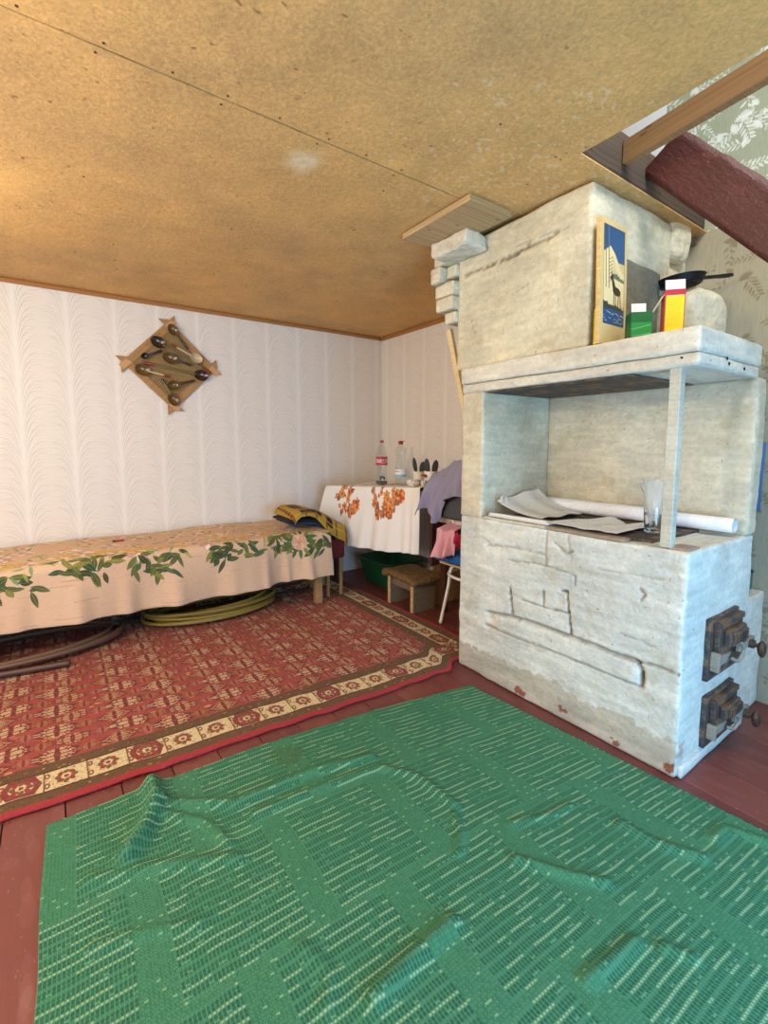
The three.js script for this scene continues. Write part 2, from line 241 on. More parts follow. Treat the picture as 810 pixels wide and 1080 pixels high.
{ // hardboard ceiling: two sheets with an open seam, cut away over the stair opening
  const ce = structure('ceiling', 'tan hardboard sheet ceiling with an open dark seam', 'ceiling');
  const X0 = ROOM.x0, SX = ROOM.x1 - ROOM.x0, Z0 = ROOM.z0, SZ = 3.5, N = 2048;
  const base = pixelTex(N, N, (u, v) => {
    const x = u * SX, z = v * SZ, n = fbm(x * 2.2, z * 2.2, 3, 4), m = fbm(x * 9, z * 9, 9, 4), f = hsh(Math.floor(u * N), Math.floor(v * N), 5), f2 = noise(u * 900, v * 800, 2), fib = noise(u * 500 + 3 * noise(x * 30, z * 30), v * 420, 8);
    const k = 1 + 0.16 * (n - 0.5) + 0.14 * (m - 0.5) + 0.07 * (f - 0.5) + 0.1 * (f2 - 0.5) + 0.1 * (fib - 0.5);
    let c = [207 * k, 163 * k * (1 - 0.02 * (n - 0.5)), 103 * k * (1 - 0.12 * (n - 0.5))];
    const X = x + X0, Z = z + Z0;
    // white damp bloom
    const dx = X - 0.77, dz = Z + 1.575, d = Math.hypot(dx, dz * 0.8) + 0.03 * (fbm(X * 25, Z * 25, 4, 3) - 0.5) * 2, s = (1 - sstep(0.015, 0.085, d)) * (0.35 + 0.6 * fbm(X * 40, Z * 40, 1, 3)); c = c.map((q, i) => mix(q, [226, 208, 178][i], Math.min(1, s * 1.25)));
    // brown speckle stains
    const sp = fbm(X * 38, Z * 60, 7, 3), reg = fbm(X * 3.1, Z * 3.1, 33, 2); if (sp > 0.77 && reg > 0.5) { const a = sstep(0.77, 0.84, sp) * 0.6; c = c.map((q, i) => mix(q, [110, 70, 32][i], a)); }
    // whitewash flecks near the stove
    const near = Math.exp(-((X - 1.5) ** 2 / 0.18 + (Z + 1.2) ** 2 / 0.12)); const fl = fbm(X * 45 + Z * 12, Z * 70, 18, 3); if (fl > 0.76 - 0.1 * near && near > 0.12) c = c.map((q, i) => mix(q, [226, 210, 180][i], 0.45));
    return c;
  });
  const nails = rng(41), dots = [];
  const mat = std({ map: base, bumpMap: rep(plasterBump, 6, 6), bumpScale: 0.0025, roughness: 0.85 });
  const sheetShape = (pts, name) => {
    const s = new THREE.Shape(pts.map(([x, z]) => new THREE.Vector2(x, -z))), g = new THREE.ExtrudeGeometry(s, { depth: 0.004, bevelEnabled: false });
    g.rotateX(-Math.PI / 2); g.translate(0, ROOM.h, 0);
    const p = g.attributes.position, uv = g.attributes.uv; for (let i = 0; i < p.count; i++) uv.setXY(i, (p.getX(i) - X0) / SX, (p.getZ(i) - Z0) / SZ);
    return part(name, g, mat, ce);
  };
  const seam = -1.437, e = 0.0036; const jag = (z, s) => { const o = []; for (let x = X0; x < ROOM.x1; x += 0.05) o.push([x, z + s * e + 0.0022 * (noise(x * 14, s * 9) - 0.5)]); o.push([ROOM.x1, z + s * e]); return o; };
  sheetShape([[X0, Z0], ...jag(seam, -1), [ROOM.x1, Z0]], 'hardboard_sheet');
  const edge = []; for (let x = HOLE.x; x >= HOLE.x; x--) edge.push([HOLE.x, HOLE.z]); const rag = []; for (let z = HOLE.z; z < ROOM.z1; z += 0.06) rag.push([HOLE.x + 0.01 * (noise(z * 9, 4) - 0.5) - 0.05 * (z - HOLE.z) * 0.9, z]); rag.push([HOLE.x - 0.1, ROOM.z1]);
  sheetShape([...jag(seam, 1), [ROOM.x1, HOLE.z], ...rag, [X0, ROOM.z1]], 'hardboard_sheet');
  // nail heads along the seam and across the sheets
  for (let k = 0; k < 16; k++) { const x = X0 + 0.15 + k * 0.155; dots.push([x + 0.02 * nails(), seam + 0.022]); if (k % 2) dots.push([x, seam - 0.022]); }
  for (let k = 0; k < 26; k++) dots.push([X0 + 0.4 + nails() * 2.4, Z0 + 0.2 + nails() * 2.6]);
  const nh = new THREE.CylinderGeometry(0.0035, 0.0035, 0.002, 8), nm = std({ color: 0x5a3a1c, roughness: 0.6, metalness: 0.3 });
  for (const [x, z] of dots) { const m = part('nail_head', nh, nm, ce); m.position.set(x, ROOM.h - 0.0006, z); }
  // attic floor boards above the sheets
  const ab = std({ color: 0x3a2a1c, roughness: 0.9 });
  part('attic_board', box(ROOM.x0, HOLE.x - 0.16, 2.15, 2.19, ROOM.z0, ROOM.z1, 0.002), ab, ce);
  part('attic_board', box(HOLE.x - 0.16, ROOM.x1, 2.15, 2.19, ROOM.z0, HOLE.z - 0.06, 0.002), ab, ce);
}
{ // walls
  const wb = structure('wall_back', 'off-white wall with embossed plume-pattern wallpaper', 'wall');
  part('wallpaper', box(ROOM.x0 - 0.1, ROOM.x1 + 0.1, -0.1, ROOM.h, ROOM.z0 - 0.1, ROOM.z0, 0.001).translate(0, 0, 0), wallMat, wb);
  const g = wb.children[0].geometry, p = g.attributes.position, uv = g.attributes.uv; for (let i = 0; i < p.count; i++) uv.setXY(i, p.getX(i) + 0.145 + PW / 2, p.getY(i));
  part('paper_joint', box(1.44, 2.52, 1.315, 1.3158, ROOM.z0, ROOM.z0 + 0.0004, 0.0001), std({ color: 0xcfc4bb }), wb);
  const wr = structure('wall_right', 'side wall papered with pale plumes and olive floral paper', 'wall');
  part('wallpaper', box(ROOM.x1, ROOM.x1 + 0.1, -0.1, ROOM.h, ROOM.z0, -1.62, 0.001), wallMat, wr);
  part('floral_wallpaper', box(ROOM.x1, ROOM.x1 + 0.1, -0.1, ROOM.h, -1.6205, ROOM.z1, 0.001), oliveMat, wr, 'faded olive floral wallpaper');
  part('attic_plaster', box(ROOM.x1 + 0.001, ROOM.x1 + 0.1, ROOM.h + 0.001, 3.4, ROOM.z0, -1.2, 0.001), std({ color: 0xe9ebea }), wr, 'white attic plaster');
  part('attic_wallpaper', box(ROOM.x1 + 0.001, ROOM.x1 + 0.1, ROOM.h + 0.001, 3.4, -1.1995, ROOM.z1, 0.001), sageMat, wr, 'pale sage green wallpaper with white leaves');
  const plain = std({ color: 0xd8cfc4 });
  const wl = structure('wall_left', 'papered side wall with a window opening', 'wall');
  const L = ROOM.x0, w = WIN_L;
  for (const b of [[w.z1, ROOM.z1, -0.1, ROOM.h], [ROOM.z0, w.z0, -0.1, ROOM.h], [w.z0, w.z1, -0.1, w.y0], [w.z0, w.z1, w.y1, ROOM.h]]) part('wallpaper', box(L - 0.12, L, b[2], b[3], b[0], b[1], 0.001), wallMat, wl);
  const wf = structure('wall_front', 'plain wall with a window opening', 'wall'), v = WIN_F;
  for (const b of [[ROOM.x0, v.x0, -0.1, ROOM.h], [v.x1, ROOM.x1, -0.1, ROOM.h], [v.x0, v.x1, -0.1, v.y0], [v.x0, v.x1, v.y1, ROOM.h]]) part('wall_panel', box(b[0], b[1], b[2], b[3], ROOM.z1, ROOM.z1 + 0.12, 0.001), plain, wf);
  const pane = phy({ color: 0xffffff, transmission: 1, thickness: 0, roughness: 0.02 });
  const w1 = structure('window_1', 'white framed window in the side wall', 'window'), w2 = structure('window_2', 'white framed window behind the camera', 'window');
  part('frame', [box(L - 0.1, L - 0.05, w.y0, w.y0 + 0.05, w.z0, w.z1), box(L - 0.1, L - 0.05, w.y1 - 0.05, w.y1, w.z0, w.z1), box(L - 0.1, L - 0.05, w.y0, w.y1, w.z0, w.z0 + 0.05), box(L - 0.1, L - 0.05, w.y0, w.y1, w.z1 - 0.05, w.z1), box(L - 0.1, L - 0.05, w.y0, w.y1, -1.87, -1.83)], whiteMetal, w1);
  part('pane', box(L - 0.078, L - 0.074, w.y0 + 0.04, w.y1 - 0.04, w.z0 + 0.04, w.z1 - 0.04, 0.0005), pane, w1);
  const Z = ROOM.z1; part('frame', [box(v.x0, v.x1, v.y0, v.y0 + 0.05, Z + 0.05, Z + 0.1), box(v.x0, v.x1, v.y1 - 0.05, v.y1, Z + 0.05, Z + 0.1), box(v.x0, v.x0 + 0.05, v.y0, v.y1, Z + 0.05, Z + 0.1), box(v.x1 - 0.05, v.x1, v.y0, v.y1, Z + 0.05, Z + 0.1), box(0.88, 0.92, v.y0, v.y1, Z + 0.05, Z + 0.1)], whiteMetal, w2);
  part('pane', box(v.x0 + 0.04, v.x1 - 0.04, v.y0 + 0.04, v.y1 - 0.04, Z + 0.074, Z + 0.078, 0.0005), pane, w2);
  // attic shell
  const white = std({ color: 0xe9ebea });
  const at = structure('wall_attic', 'white boarded attic seen through the stair opening', 'wall');
  part('gable', box(ROOM.x0, ROOM.x1, 2.2, 3.4, -2.5, -2.42, 0.001), white, at); part('side', box(-0.2, -0.12, 2.2, 3.4, -2.42, ROOM.z1, 0.001), white, at); part('front', box(-0.2, ROOM.x1, ROOM.h + 0.06, 3.4, ROOM.z1, ROOM.z1 + 0.1, 0.001), white, at);
  part('roof', [box(-0.2, ROOM.x1 + 0.1, 3.4, 3.5, -2.5, -0.3, 0.001), box(-0.2, ROOM.x1 + 0.1, 3.4, 3.5, 0.45, ROOM.z1 + 0.1, 0.001), box(-0.2, 0.8, 3.4, 3.5, -0.3, 0.45, 0.001), box(1.8, ROOM.x1 + 0.1, 3.4, 3.5, -0.3, 0.45, 0.001)], white, at);
  part('skylight_pane', box(0.78, 1.82, 3.41, 3.414, -0.32, 0.47, 0.0005), pane, at);
  // ceiling trims
  const t1 = structure('trim_1', 'brown wooden strip between ceiling and plume-papered wall', 'trim'), t2 = structure('trim_2', 'brown wooden strip at the ceiling beside the stove', 'trim');
  part('strip', roughBox({ x0: ROOM.x0, x1: ROOM.x1 - 0.016, y0: ROOM.h - 0.03, y1: ROOM.h - 0.0005, z0: ROOM.z0, z1: ROOM.z0 + 0.016, seg: 0.03, r: 0.003, amp: 0.0015 }), trimWood, t1);
  part('strip', roughBox({ x0: ROOM.x1 - 0.018, x1: ROOM.x1, y0: ROOM.h - 0.034, y1: ROOM.h - 0.0005, z0: ROOM.z0, z1: -1.9, seg: 0.03, r: 0.003, amp: 0.0015 }), trimWood, t2);
}

// added fill bulbs out of view: warm light for ceiling, wall and stove
for (const [P, power, label] of [[[-0.6, 1.95, -2.25], 0.9, 'added unseen warm bulb for the ceiling glow near the bed head'], [[-0.95, 1.76, -0.8], 4.3, 'added unseen warm fill bulb by the side window']]) {
  const lamp = thing('fill_bulb', label, 'lamp');
  part('cord', tube([[P[0], 2.128, P[2]], [P[0], 2.0, P[2]], [P[0], P[1] + 0.06, P[2]]], 0.003, 8, 6), std({ color: 0x2a2622 }), lamp);
  part('socket', new THREE.CylinderGeometry(0.016, 0.02, 0.05, 16).translate(P[0], P[1] + 0.075, P[2]), std({ color: 0x1c1a18 }), lamp);
  part('bulb', new THREE.SphereGeometry(0.06, 20, 14).translate(...P), std({ color: 0xfff0d8, emissive: new THREE.Color(1, 0.82, 0.56), emissiveIntensity: 4 }), lamp);
  const l = new THREE.PointLight(new THREE.Color(1, 0.88, 0.7), power); l.position.set(...P); l.castShadow = true; l.shadow.radius = 3; lamp.add(l);
}
// ------------------------------------------------------------------ the whitewashed brick stove
const FX = 1.68, SZ1 = -0.645, SZ0 = -1.7;          // front face, near end, far end
const stove = thing('brick_stove', 'whitewashed plastered brick stove with cooking recess and two iron doors', 'stove');
{
  const L = (a, X = FX) => a.map(([x, y]) => { const p = onX(x, y, X); return [p.z, p.y]; });
  const dirt = [0.46, 0.38, 0.3];
  const lines = [                                    // cracks and open joints in the lower face: polyline, half width, depth, dirt
    [L([[512.6, 644.8], [539.8, 650.3], [602.3, 672], [671.6, 697.8]]), 0.007, 0.016, 0.55],
    [L([[671.6, 697.8], [677, 708.7], [676.2, 725]]), 0.006, 0.022, 0.95],
    [L([[512.6, 658.4], [550.6, 674.7], [615.9, 700.5], [676, 725]]), 0.006, 0.008, 0.45],
    [L([[537, 620.4], [539, 635], [541, 649]]), 0.006, 0.012, 0.7],
    [L([[592, 624], [597, 624.5], [599.6, 649], [601.7, 672]]), 0.005, 0.012, 0.85],
    [L([[572.4, 624.5], [573.2, 641]]), 0.004, 0.008, 0.6],
    [L([[550.6, 633], [569.7, 639.4], [599.6, 647.6]]), 0.004, 0.008, 0.6],
    [L([[535, 590.6], [569.6, 594.6], [606, 607], [606, 618]]), 0.004, 0.006, 0.5],
    [L([[577, 562], [576, 580], [576, 595]]), 0.006, 0.006, 0.35],
    [L([[675.6, 698.5], [700, 706], [716, 713]]), 0.005, 0.008, 0.5],
    [L([[514, 575], [540, 577], [577, 585]]), 0.004, 0.006, 0.4],
    [L([[600, 565], [602, 590]]), 0.004, 0.004, 0.3], [L([[585, 572], [598, 584], [604, 582]]), 0.005, 0.006, 0.5],
    [L([[675, 622], [680, 628], [676, 634]]), 0.005, 0.006, 0.7], [L([[655, 668], [690, 683]]), 0.004, 0.004, 0.35],
    [L([[630, 600], [700, 612]]), 0.004, 0.004, 0.25],
  ];
  const hollow = [[L([[517, 650]])[0], 0.035, 0.01], [L([[515, 575]])[0], 0.03, 0.009], [L([[590, 632]])[0], 0.03, 0.006]];
  const chips = [[L([[546, 728]])[0], 0.022], [L([[592.5, 748.5]])[0], 0.013], [L([[709, 812]])[0], 0.02], [L([[648, 783]])[0], 0.009]];
  const wob = (p) => 0.004 * (noise(p.z * 60, p.y * 60, 3) - 0.5);
  const cutFront = (p) => {
    if (p.x > FX + 0.0005) return null;
    let d = 0; const w = wob(p);
    for (const [pl, hw, dep] of lines) { const q = polyDist(pl, p.z, p.y) + w; if (q < hw * 2) d = Math.max(d, dep * (1 - sstep(hw * 0.35, hw * 1.5, q))); }
    for (const [c, r, dep] of hollow) { const q = Math.hypot(p.z - c[0], p.y - c[1]); if (q < r) d = Math.max(d, dep * (1 - sstep(0.3 * r, r, q))); }
    const inner = polyDist(L([[530, 660], [660, 708]]), p.z, p.y); d -= 0.006 * (1 - sstep(0.03, 0.055, inner));
    d += 0.009 * (fbm(p.z * 5, p.y * 22, 4, 3) - 0.5);  // trowel strokes along the face
    return new THREE.Vector3(d, 0, 0);
  };
  const seg = 0.0065;
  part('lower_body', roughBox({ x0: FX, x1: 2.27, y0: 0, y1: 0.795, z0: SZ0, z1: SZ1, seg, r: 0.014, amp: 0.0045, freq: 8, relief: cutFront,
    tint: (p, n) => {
      let c = [0.9, 0.96, 1]; const w = wob(p);   // whole lower body tinted a slightly bluish white
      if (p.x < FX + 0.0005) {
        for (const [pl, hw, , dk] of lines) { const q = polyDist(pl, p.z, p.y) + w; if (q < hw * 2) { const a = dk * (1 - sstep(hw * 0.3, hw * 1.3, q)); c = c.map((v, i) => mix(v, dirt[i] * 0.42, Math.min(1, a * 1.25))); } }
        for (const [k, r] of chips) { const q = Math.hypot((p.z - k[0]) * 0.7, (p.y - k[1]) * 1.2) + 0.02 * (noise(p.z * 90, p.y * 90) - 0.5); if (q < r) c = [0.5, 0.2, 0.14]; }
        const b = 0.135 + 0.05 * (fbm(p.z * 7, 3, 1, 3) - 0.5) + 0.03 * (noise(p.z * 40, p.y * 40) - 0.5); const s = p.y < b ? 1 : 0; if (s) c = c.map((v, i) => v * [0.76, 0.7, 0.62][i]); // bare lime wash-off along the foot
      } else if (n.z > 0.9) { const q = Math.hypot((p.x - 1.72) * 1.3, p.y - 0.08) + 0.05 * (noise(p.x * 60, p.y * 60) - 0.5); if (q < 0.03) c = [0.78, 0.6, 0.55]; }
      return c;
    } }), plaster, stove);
  // plinth lip along the door end
  part('plinth_lip', roughBox({ x0: 1.7, x1: 2.26, y0: 0.001, y1: 0.04, z0: SZ1 - 0.01, z1: SZ1 + 0.012, seg: 0.012, r: 0.006, amp: 0.003, tint: () => [0.9, 0.96, 1] }), plaster, stove);
  // far pillar and back of the recess
  const soot = (p) => { const a = 0.75 * sstep(0.45, 0.75, fbm(p.x * 4, p.y * 3 + 2, p.z * 4, 4)); return [mix(0.9, 0.66, a), mix(0.84, 0.58, a), mix(0.7, 0.43, a)]; };
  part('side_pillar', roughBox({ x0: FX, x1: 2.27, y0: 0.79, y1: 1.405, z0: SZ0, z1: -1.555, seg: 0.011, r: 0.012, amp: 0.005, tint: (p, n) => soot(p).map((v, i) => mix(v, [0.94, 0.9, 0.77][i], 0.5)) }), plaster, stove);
  part('recess_back', roughBox({ x0: 2.18, x1: 2.275, y0: 0.79, y1: 1.405, z0: -1.56, z1: SZ1 + 0.005, seg: 0.011, r: 0.02, amp: 0.006, tint: (p) => soot(p) }), plaster, stove, 'soot-stained beige back of the recess');
  // iron hob plate with rings
  part('hob_plate', [box(1.74, 2.14, 0.795, 0.806, -1.5, -0.79, 0.003)], rustIron, stove, 'rusty cast iron hob plate');
  for (const z of [-1.3, -0.98]) { const ring = part('hob_ring', new THREE.TorusGeometry(0.105, 0.004, 6, 40).rotateX(Math.PI / 2), rustIron, stove); ring.position.set(1.94, 0.806, z); }
  part('edge_rail', roughBox({ x0: FX + 0.001, x1: 1.735, y0: 0.79, y1: 0.806, z0: -1.55, z1: -0.86, seg: 0.015, r: 0.004, amp: 0.003, tint: (p) => (p.z > -1.2 ? [0.5, 0.4, 0.33] : [0.8, 0.78, 0.74]) }), plaster, stove);
  part('bare_patch', roughBox({ x0: 1.695, x1: 1.8, y0: 0.79, y1: 0.803, z0: -0.72, z1: -0.655, seg: 0.01, r: 0.004, amp: 0.003, tint: () => [0.52, 0.42, 0.38] }), plaster, stove, 'bare brown patch beside the post');
  // mantel slab over the recess: two courses, rust-brown sheet below
  const slabTint = () => [0.98, 0.97, 0.93];
  part('mantel_slab', roughBox({ x0: 1.664, x1: 2.21, y0: 1.443, y1: 1.522, z0: SZ0 + 0.005, z1: SZ1, seg: 0.011, r: 0.008, amp: 0.003, tint: slabTint }), plaster, stove);
  part('mantel_board', roughBox({ x0: 1.671, x1: 2.2, y0: 1.4, y1: 1.441, z0: SZ0 + 0.01, z1: SZ1 - 0.004, seg: 0.011, r: 0.005, amp: 0.002, tint: slabTint }), plaster, stove);
  part('underside_sheet', box(1.69, 2.17, 1.392, 1.3985, -1.545, -0.86, 0.002), rustIron, stove, 'rust-brown sheet under the mantel');  // uniform rust-brown sheet forms the dark underside of the mantel
  for (const [x, y, z] of [[1.88, 1.44, 0], [1.9, 1.425, 0], [2.04, 1.42, 0]]) { const m = part('nail_hole', new THREE.SphereGeometry(0.006, 8, 6), std({ color: 0x2a2420 }), stove); m.position.set(x, y, SZ1 - 0.001); m.scale.z = 0.4; }
  { const m = part('nail_hole', new THREE.SphereGeometry(0.004, 8, 6), std({ color: 0x2a2420 }), stove); m.position.set(1.668, 1.428, -0.7); m.scale.x = 0.4; }
  part('support_post', box(1.688, 1.722, 0.8, 1.402, -0.742, -0.706, 0.003), std({ color: 0xdfe0da, roughness: 0.5, map: rep(plasterTex, 2, 2) }), stove, 'white painted square steel post');
  // upper flue block
  const ucr = L([[489.8, 290.4], [500, 286], [516.3, 280.7], [535.5, 271], [545, 267], [552.4, 261.5], [578.9, 251.8], [588.5, 244.6]]);
  const ucr2 = L([[545, 259], [570, 250], [600, 240]]), pit = L([[536, 271]])[0], pit2 = L([[546, 266]])[0], scr = L([[497, 335], [500, 350], [503, 352]]), scr2 = L([[556, 300], [540, 312]]);
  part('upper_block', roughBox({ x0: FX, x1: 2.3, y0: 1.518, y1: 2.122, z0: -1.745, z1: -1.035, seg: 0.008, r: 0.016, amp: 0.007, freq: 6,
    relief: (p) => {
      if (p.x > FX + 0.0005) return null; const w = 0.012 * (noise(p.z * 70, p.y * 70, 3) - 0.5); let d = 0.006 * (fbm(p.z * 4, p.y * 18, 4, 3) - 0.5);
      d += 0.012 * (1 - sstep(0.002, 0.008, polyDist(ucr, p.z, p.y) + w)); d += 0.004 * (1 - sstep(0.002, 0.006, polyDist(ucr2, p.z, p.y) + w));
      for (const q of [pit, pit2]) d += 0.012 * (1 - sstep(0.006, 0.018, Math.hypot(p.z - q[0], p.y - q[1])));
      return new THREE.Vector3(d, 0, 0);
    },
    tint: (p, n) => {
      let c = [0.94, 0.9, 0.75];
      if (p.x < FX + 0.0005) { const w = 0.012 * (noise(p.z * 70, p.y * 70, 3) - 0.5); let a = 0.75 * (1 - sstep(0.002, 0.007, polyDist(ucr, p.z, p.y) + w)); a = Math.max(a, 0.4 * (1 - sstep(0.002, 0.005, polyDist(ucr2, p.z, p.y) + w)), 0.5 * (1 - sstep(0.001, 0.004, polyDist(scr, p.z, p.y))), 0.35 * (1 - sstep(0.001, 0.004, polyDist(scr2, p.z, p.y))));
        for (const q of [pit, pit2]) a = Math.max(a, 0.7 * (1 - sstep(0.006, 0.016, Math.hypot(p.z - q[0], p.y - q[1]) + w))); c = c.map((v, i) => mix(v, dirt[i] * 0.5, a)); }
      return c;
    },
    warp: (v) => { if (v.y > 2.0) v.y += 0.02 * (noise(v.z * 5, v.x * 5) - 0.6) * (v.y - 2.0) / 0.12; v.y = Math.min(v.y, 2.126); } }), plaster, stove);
  // lumpy flue shoulder against the wall, with a ledge
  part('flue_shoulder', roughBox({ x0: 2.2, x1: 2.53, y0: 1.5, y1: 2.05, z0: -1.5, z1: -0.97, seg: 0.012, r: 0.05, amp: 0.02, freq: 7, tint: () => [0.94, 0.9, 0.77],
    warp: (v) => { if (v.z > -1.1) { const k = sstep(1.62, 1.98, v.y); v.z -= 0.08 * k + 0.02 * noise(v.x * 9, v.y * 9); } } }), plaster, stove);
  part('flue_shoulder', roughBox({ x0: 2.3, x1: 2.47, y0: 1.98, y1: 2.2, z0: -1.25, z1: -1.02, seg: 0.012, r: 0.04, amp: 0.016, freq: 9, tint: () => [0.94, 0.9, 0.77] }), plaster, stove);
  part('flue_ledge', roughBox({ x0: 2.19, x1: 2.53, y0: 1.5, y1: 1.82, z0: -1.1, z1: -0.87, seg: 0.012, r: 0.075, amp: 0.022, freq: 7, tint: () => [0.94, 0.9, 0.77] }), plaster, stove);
  // grey sheet-iron damper cover on the near face of the block
  part('damper_sheet', roughBox({ x0: 1.86, x1: 2.19, y0: 1.56, y1: 1.885, z0: -1.04, z1: -1.022, seg: 0.02, r: 0.004, amp: 0.003, tint: (p) => { const k = 0.55 + 0.5 * fbm(p.x * 12, p.y * 12, 5, 4); return [0.36 * k, 0.35 * k, 0.3 * k]; } }), plaster, stove, 'grey sooty sheet-metal cover');
  // stepped bricks at the far corner
  const bricks = [ // x0, x1, y0, y1, z0, z1
    [1.625, 1.86, 2.035, 2.098, -1.86, -1.735], [1.66, 1.88, 1.975, 2.032, -1.805, -1.735], [1.615, 1.86, 1.955, 2.03, -1.875, -1.805],
    [1.64, 1.87, 1.885, 1.95, -1.865, -1.73], [1.635, 1.87, 1.815, 1.88, -1.855, -1.73], [1.66, 1.87, 1.755, 1.81, -1.815, -1.73],
  ];
  for (const b of bricks) part('brick', roughBox({ x0: b[0], x1: b[1], y0: b[2], y1: b[3], z0: b[4], z1: b[5], seg: 0.012, r: 0.006, amp: 0.004, freq: 14, tint: () => [0.94, 0.9, 0.77] }), plaster, stove);
  part('rubble_lump', roughBox({ x0: 1.53, x1: 1.68, y0: 2.035, y1: 2.1, z0: -1.78, z1: -1.55, seg: 0.012, r: 0.012, amp: 0.012, freq: 16, tint: () => [0.95, 0.92, 0.85] }), plaster, stove, 'broken whitewashed mortar under the ceiling board');
}
// ---- the two cast iron doors
function stoveDoor(name, x0, x1, y0, y1, label) {
  const z = SZ1 + 0.004, d = part(name, [box(x0 - 0.03, x1 + 0.02, y0 - 0.025, y1 + 0.028, z - 0.03, z + 0.012, 0.005)], rustIron, stove, label);
  const cx = (x0 + x1) / 2, h = y1 - y0;
  part('door_leaf', [box(x0, x1, y0, y1, z + 0.01, z + 0.032, 0.006), box(x0 + 0.03, x1 - 0.03, y1 - h * 0.42, y1 - 0.012, z + 0.03, z + 0.055, 0.008), box(x0 + 0.045, x1 - 0.045, y1 - h * 0.36, y1 - h * 0.12, z + 0.05, z + 0.064, 0.005), box(x0 - 0.012, x1 + 0.012, y1 - 0.006, y1 + 0.016, z + 0.008, z + 0.034, 0.004)], rustIron, d);
  const ridges = []; for (let k = 0; k < 4; k++) ridges.push(box(x0 + 0.05, x1 - 0.05, y1 - h * 0.34 + k * h * 0.055, y1 - h * 0.34 + k * h * 0.055 + 0.005, z + 0.06, z + 0.068, 0.002)); part('ridge', ridges, rustIron, d);
  // latch hook, hinge pin and pivoting handle
  part('latch_plate', [box(x0 - 0.02, x0 + 0.085, y0 + h * 0.22, y0 + h * 0.42, z + 0.026, z + 0.04, 0.004), box(x0 - 0.022, x0 - 0.006, y0 + h * 0.1, y0 + h * 0.5, z + 0.012, z + 0.042, 0.004)], paleIron, d);
  part('latch_hook', tube([[x0 + 0.055, y0 + h * 0.6, z + 0.045], [x0 + 0.095, y0 + h * 0.64, z + 0.062], [x0 + 0.12, y0 + h * 0.45, z + 0.066], [x0 + 0.095, y0 + h * 0.24, z + 0.06], [x0 + 0.07, y0 + h * 0.3, z + 0.05]], 0.007, 30, 8), paleIron, d);
  part('latch_bar', bar(V(x0 + 0.1, y0 + h * 0.5, z + 0.056), V(x1 + 0.015, y0 + h * 0.52, z + 0.06), 0.014, 0.03), paleIron, d);
  part('pivot', new THREE.CylinderGeometry(0.016, 0.018, 0.06, 14).rotateX(Math.PI / 2).translate(x1 - 0.03, y0 + h * 0.5, z + 0.05), rustIron, d);
  const kn = new THREE.SphereGeometry(0.03, 18, 12); kn.scale(0.75, 1.1, 0.45); kn.rotateZ(0.25); kn.translate(x1 - 0.02, y0 + h * 0.42, z + 0.1);
  part('handle_knob', [tube([[x1 - 0.03, y0 + h * 0.5, z + 0.07], [x1 - 0.022, y0 + h * 0.47, z + 0.095]], 0.008, 8, 8), kn], std({ map: rep(ironTex, 6, 6), color: 0xd8c8b0, roughness: 0.55, metalness: 0.3 }), d, 'pale worn wing handle');
}
stoveDoor('firebox_door', 1.885, 2.1, 0.33, 0.505, 'rusty cast iron firebox door with latch');
stoveDoor('ash_door', 1.895, 2.1, 0.075, 0.215, 'rusty cast iron ash-pit door with latch');

// ---- low ledge, pot and added blue sheet in the gap right of the stove
{
  const l = thing('brick_ledge', 'low pale blue-grey plastered ledge beside the iron stove doors', 'ledge');
  part('ledge_body', roughBox({ x0: 2.29, x1: 2.525, y0: 0.0, y1: 0.51, z0: -1.3, z1: -0.66, seg: 0.015, r: 0.012, amp: 0.005, tint: () => [0.92, 0.96, 0.98] }), plaster, l);
  const pot = thing('enamel_pot', 'dark green enamel pot on the low ledge', 'pot'), gm = std({ color: 0x3c5a44, roughness: 0.35 });
  part('pot_body', lathe([[0.001, 0], [0.07, 0], [0.085, 0.02], [0.086, 0.09], [0.09, 0.093], [0.083, 0.09], [0.08, 0.02], [0.001, 0.012]]).translate(2.42, 0.512, -0.77), gm, pot);
  const cl = thing('added_blue_sheet', 'added blue sheet in place of the bluish wall behind the stove end', 'cloth');
  part('cloth', sheet(16, 20, (u, v) => [ROOM.x1 - 0.02 - 0.012 * Math.sin(v * 14 + u * 3) * u, 0.86 + 0.3 * u, -1.0 + 0.3 * v], null, 0.004), fabric(0x4a6f9c), cl);  // hanging sheet added to give this stretch of wall its blue
}
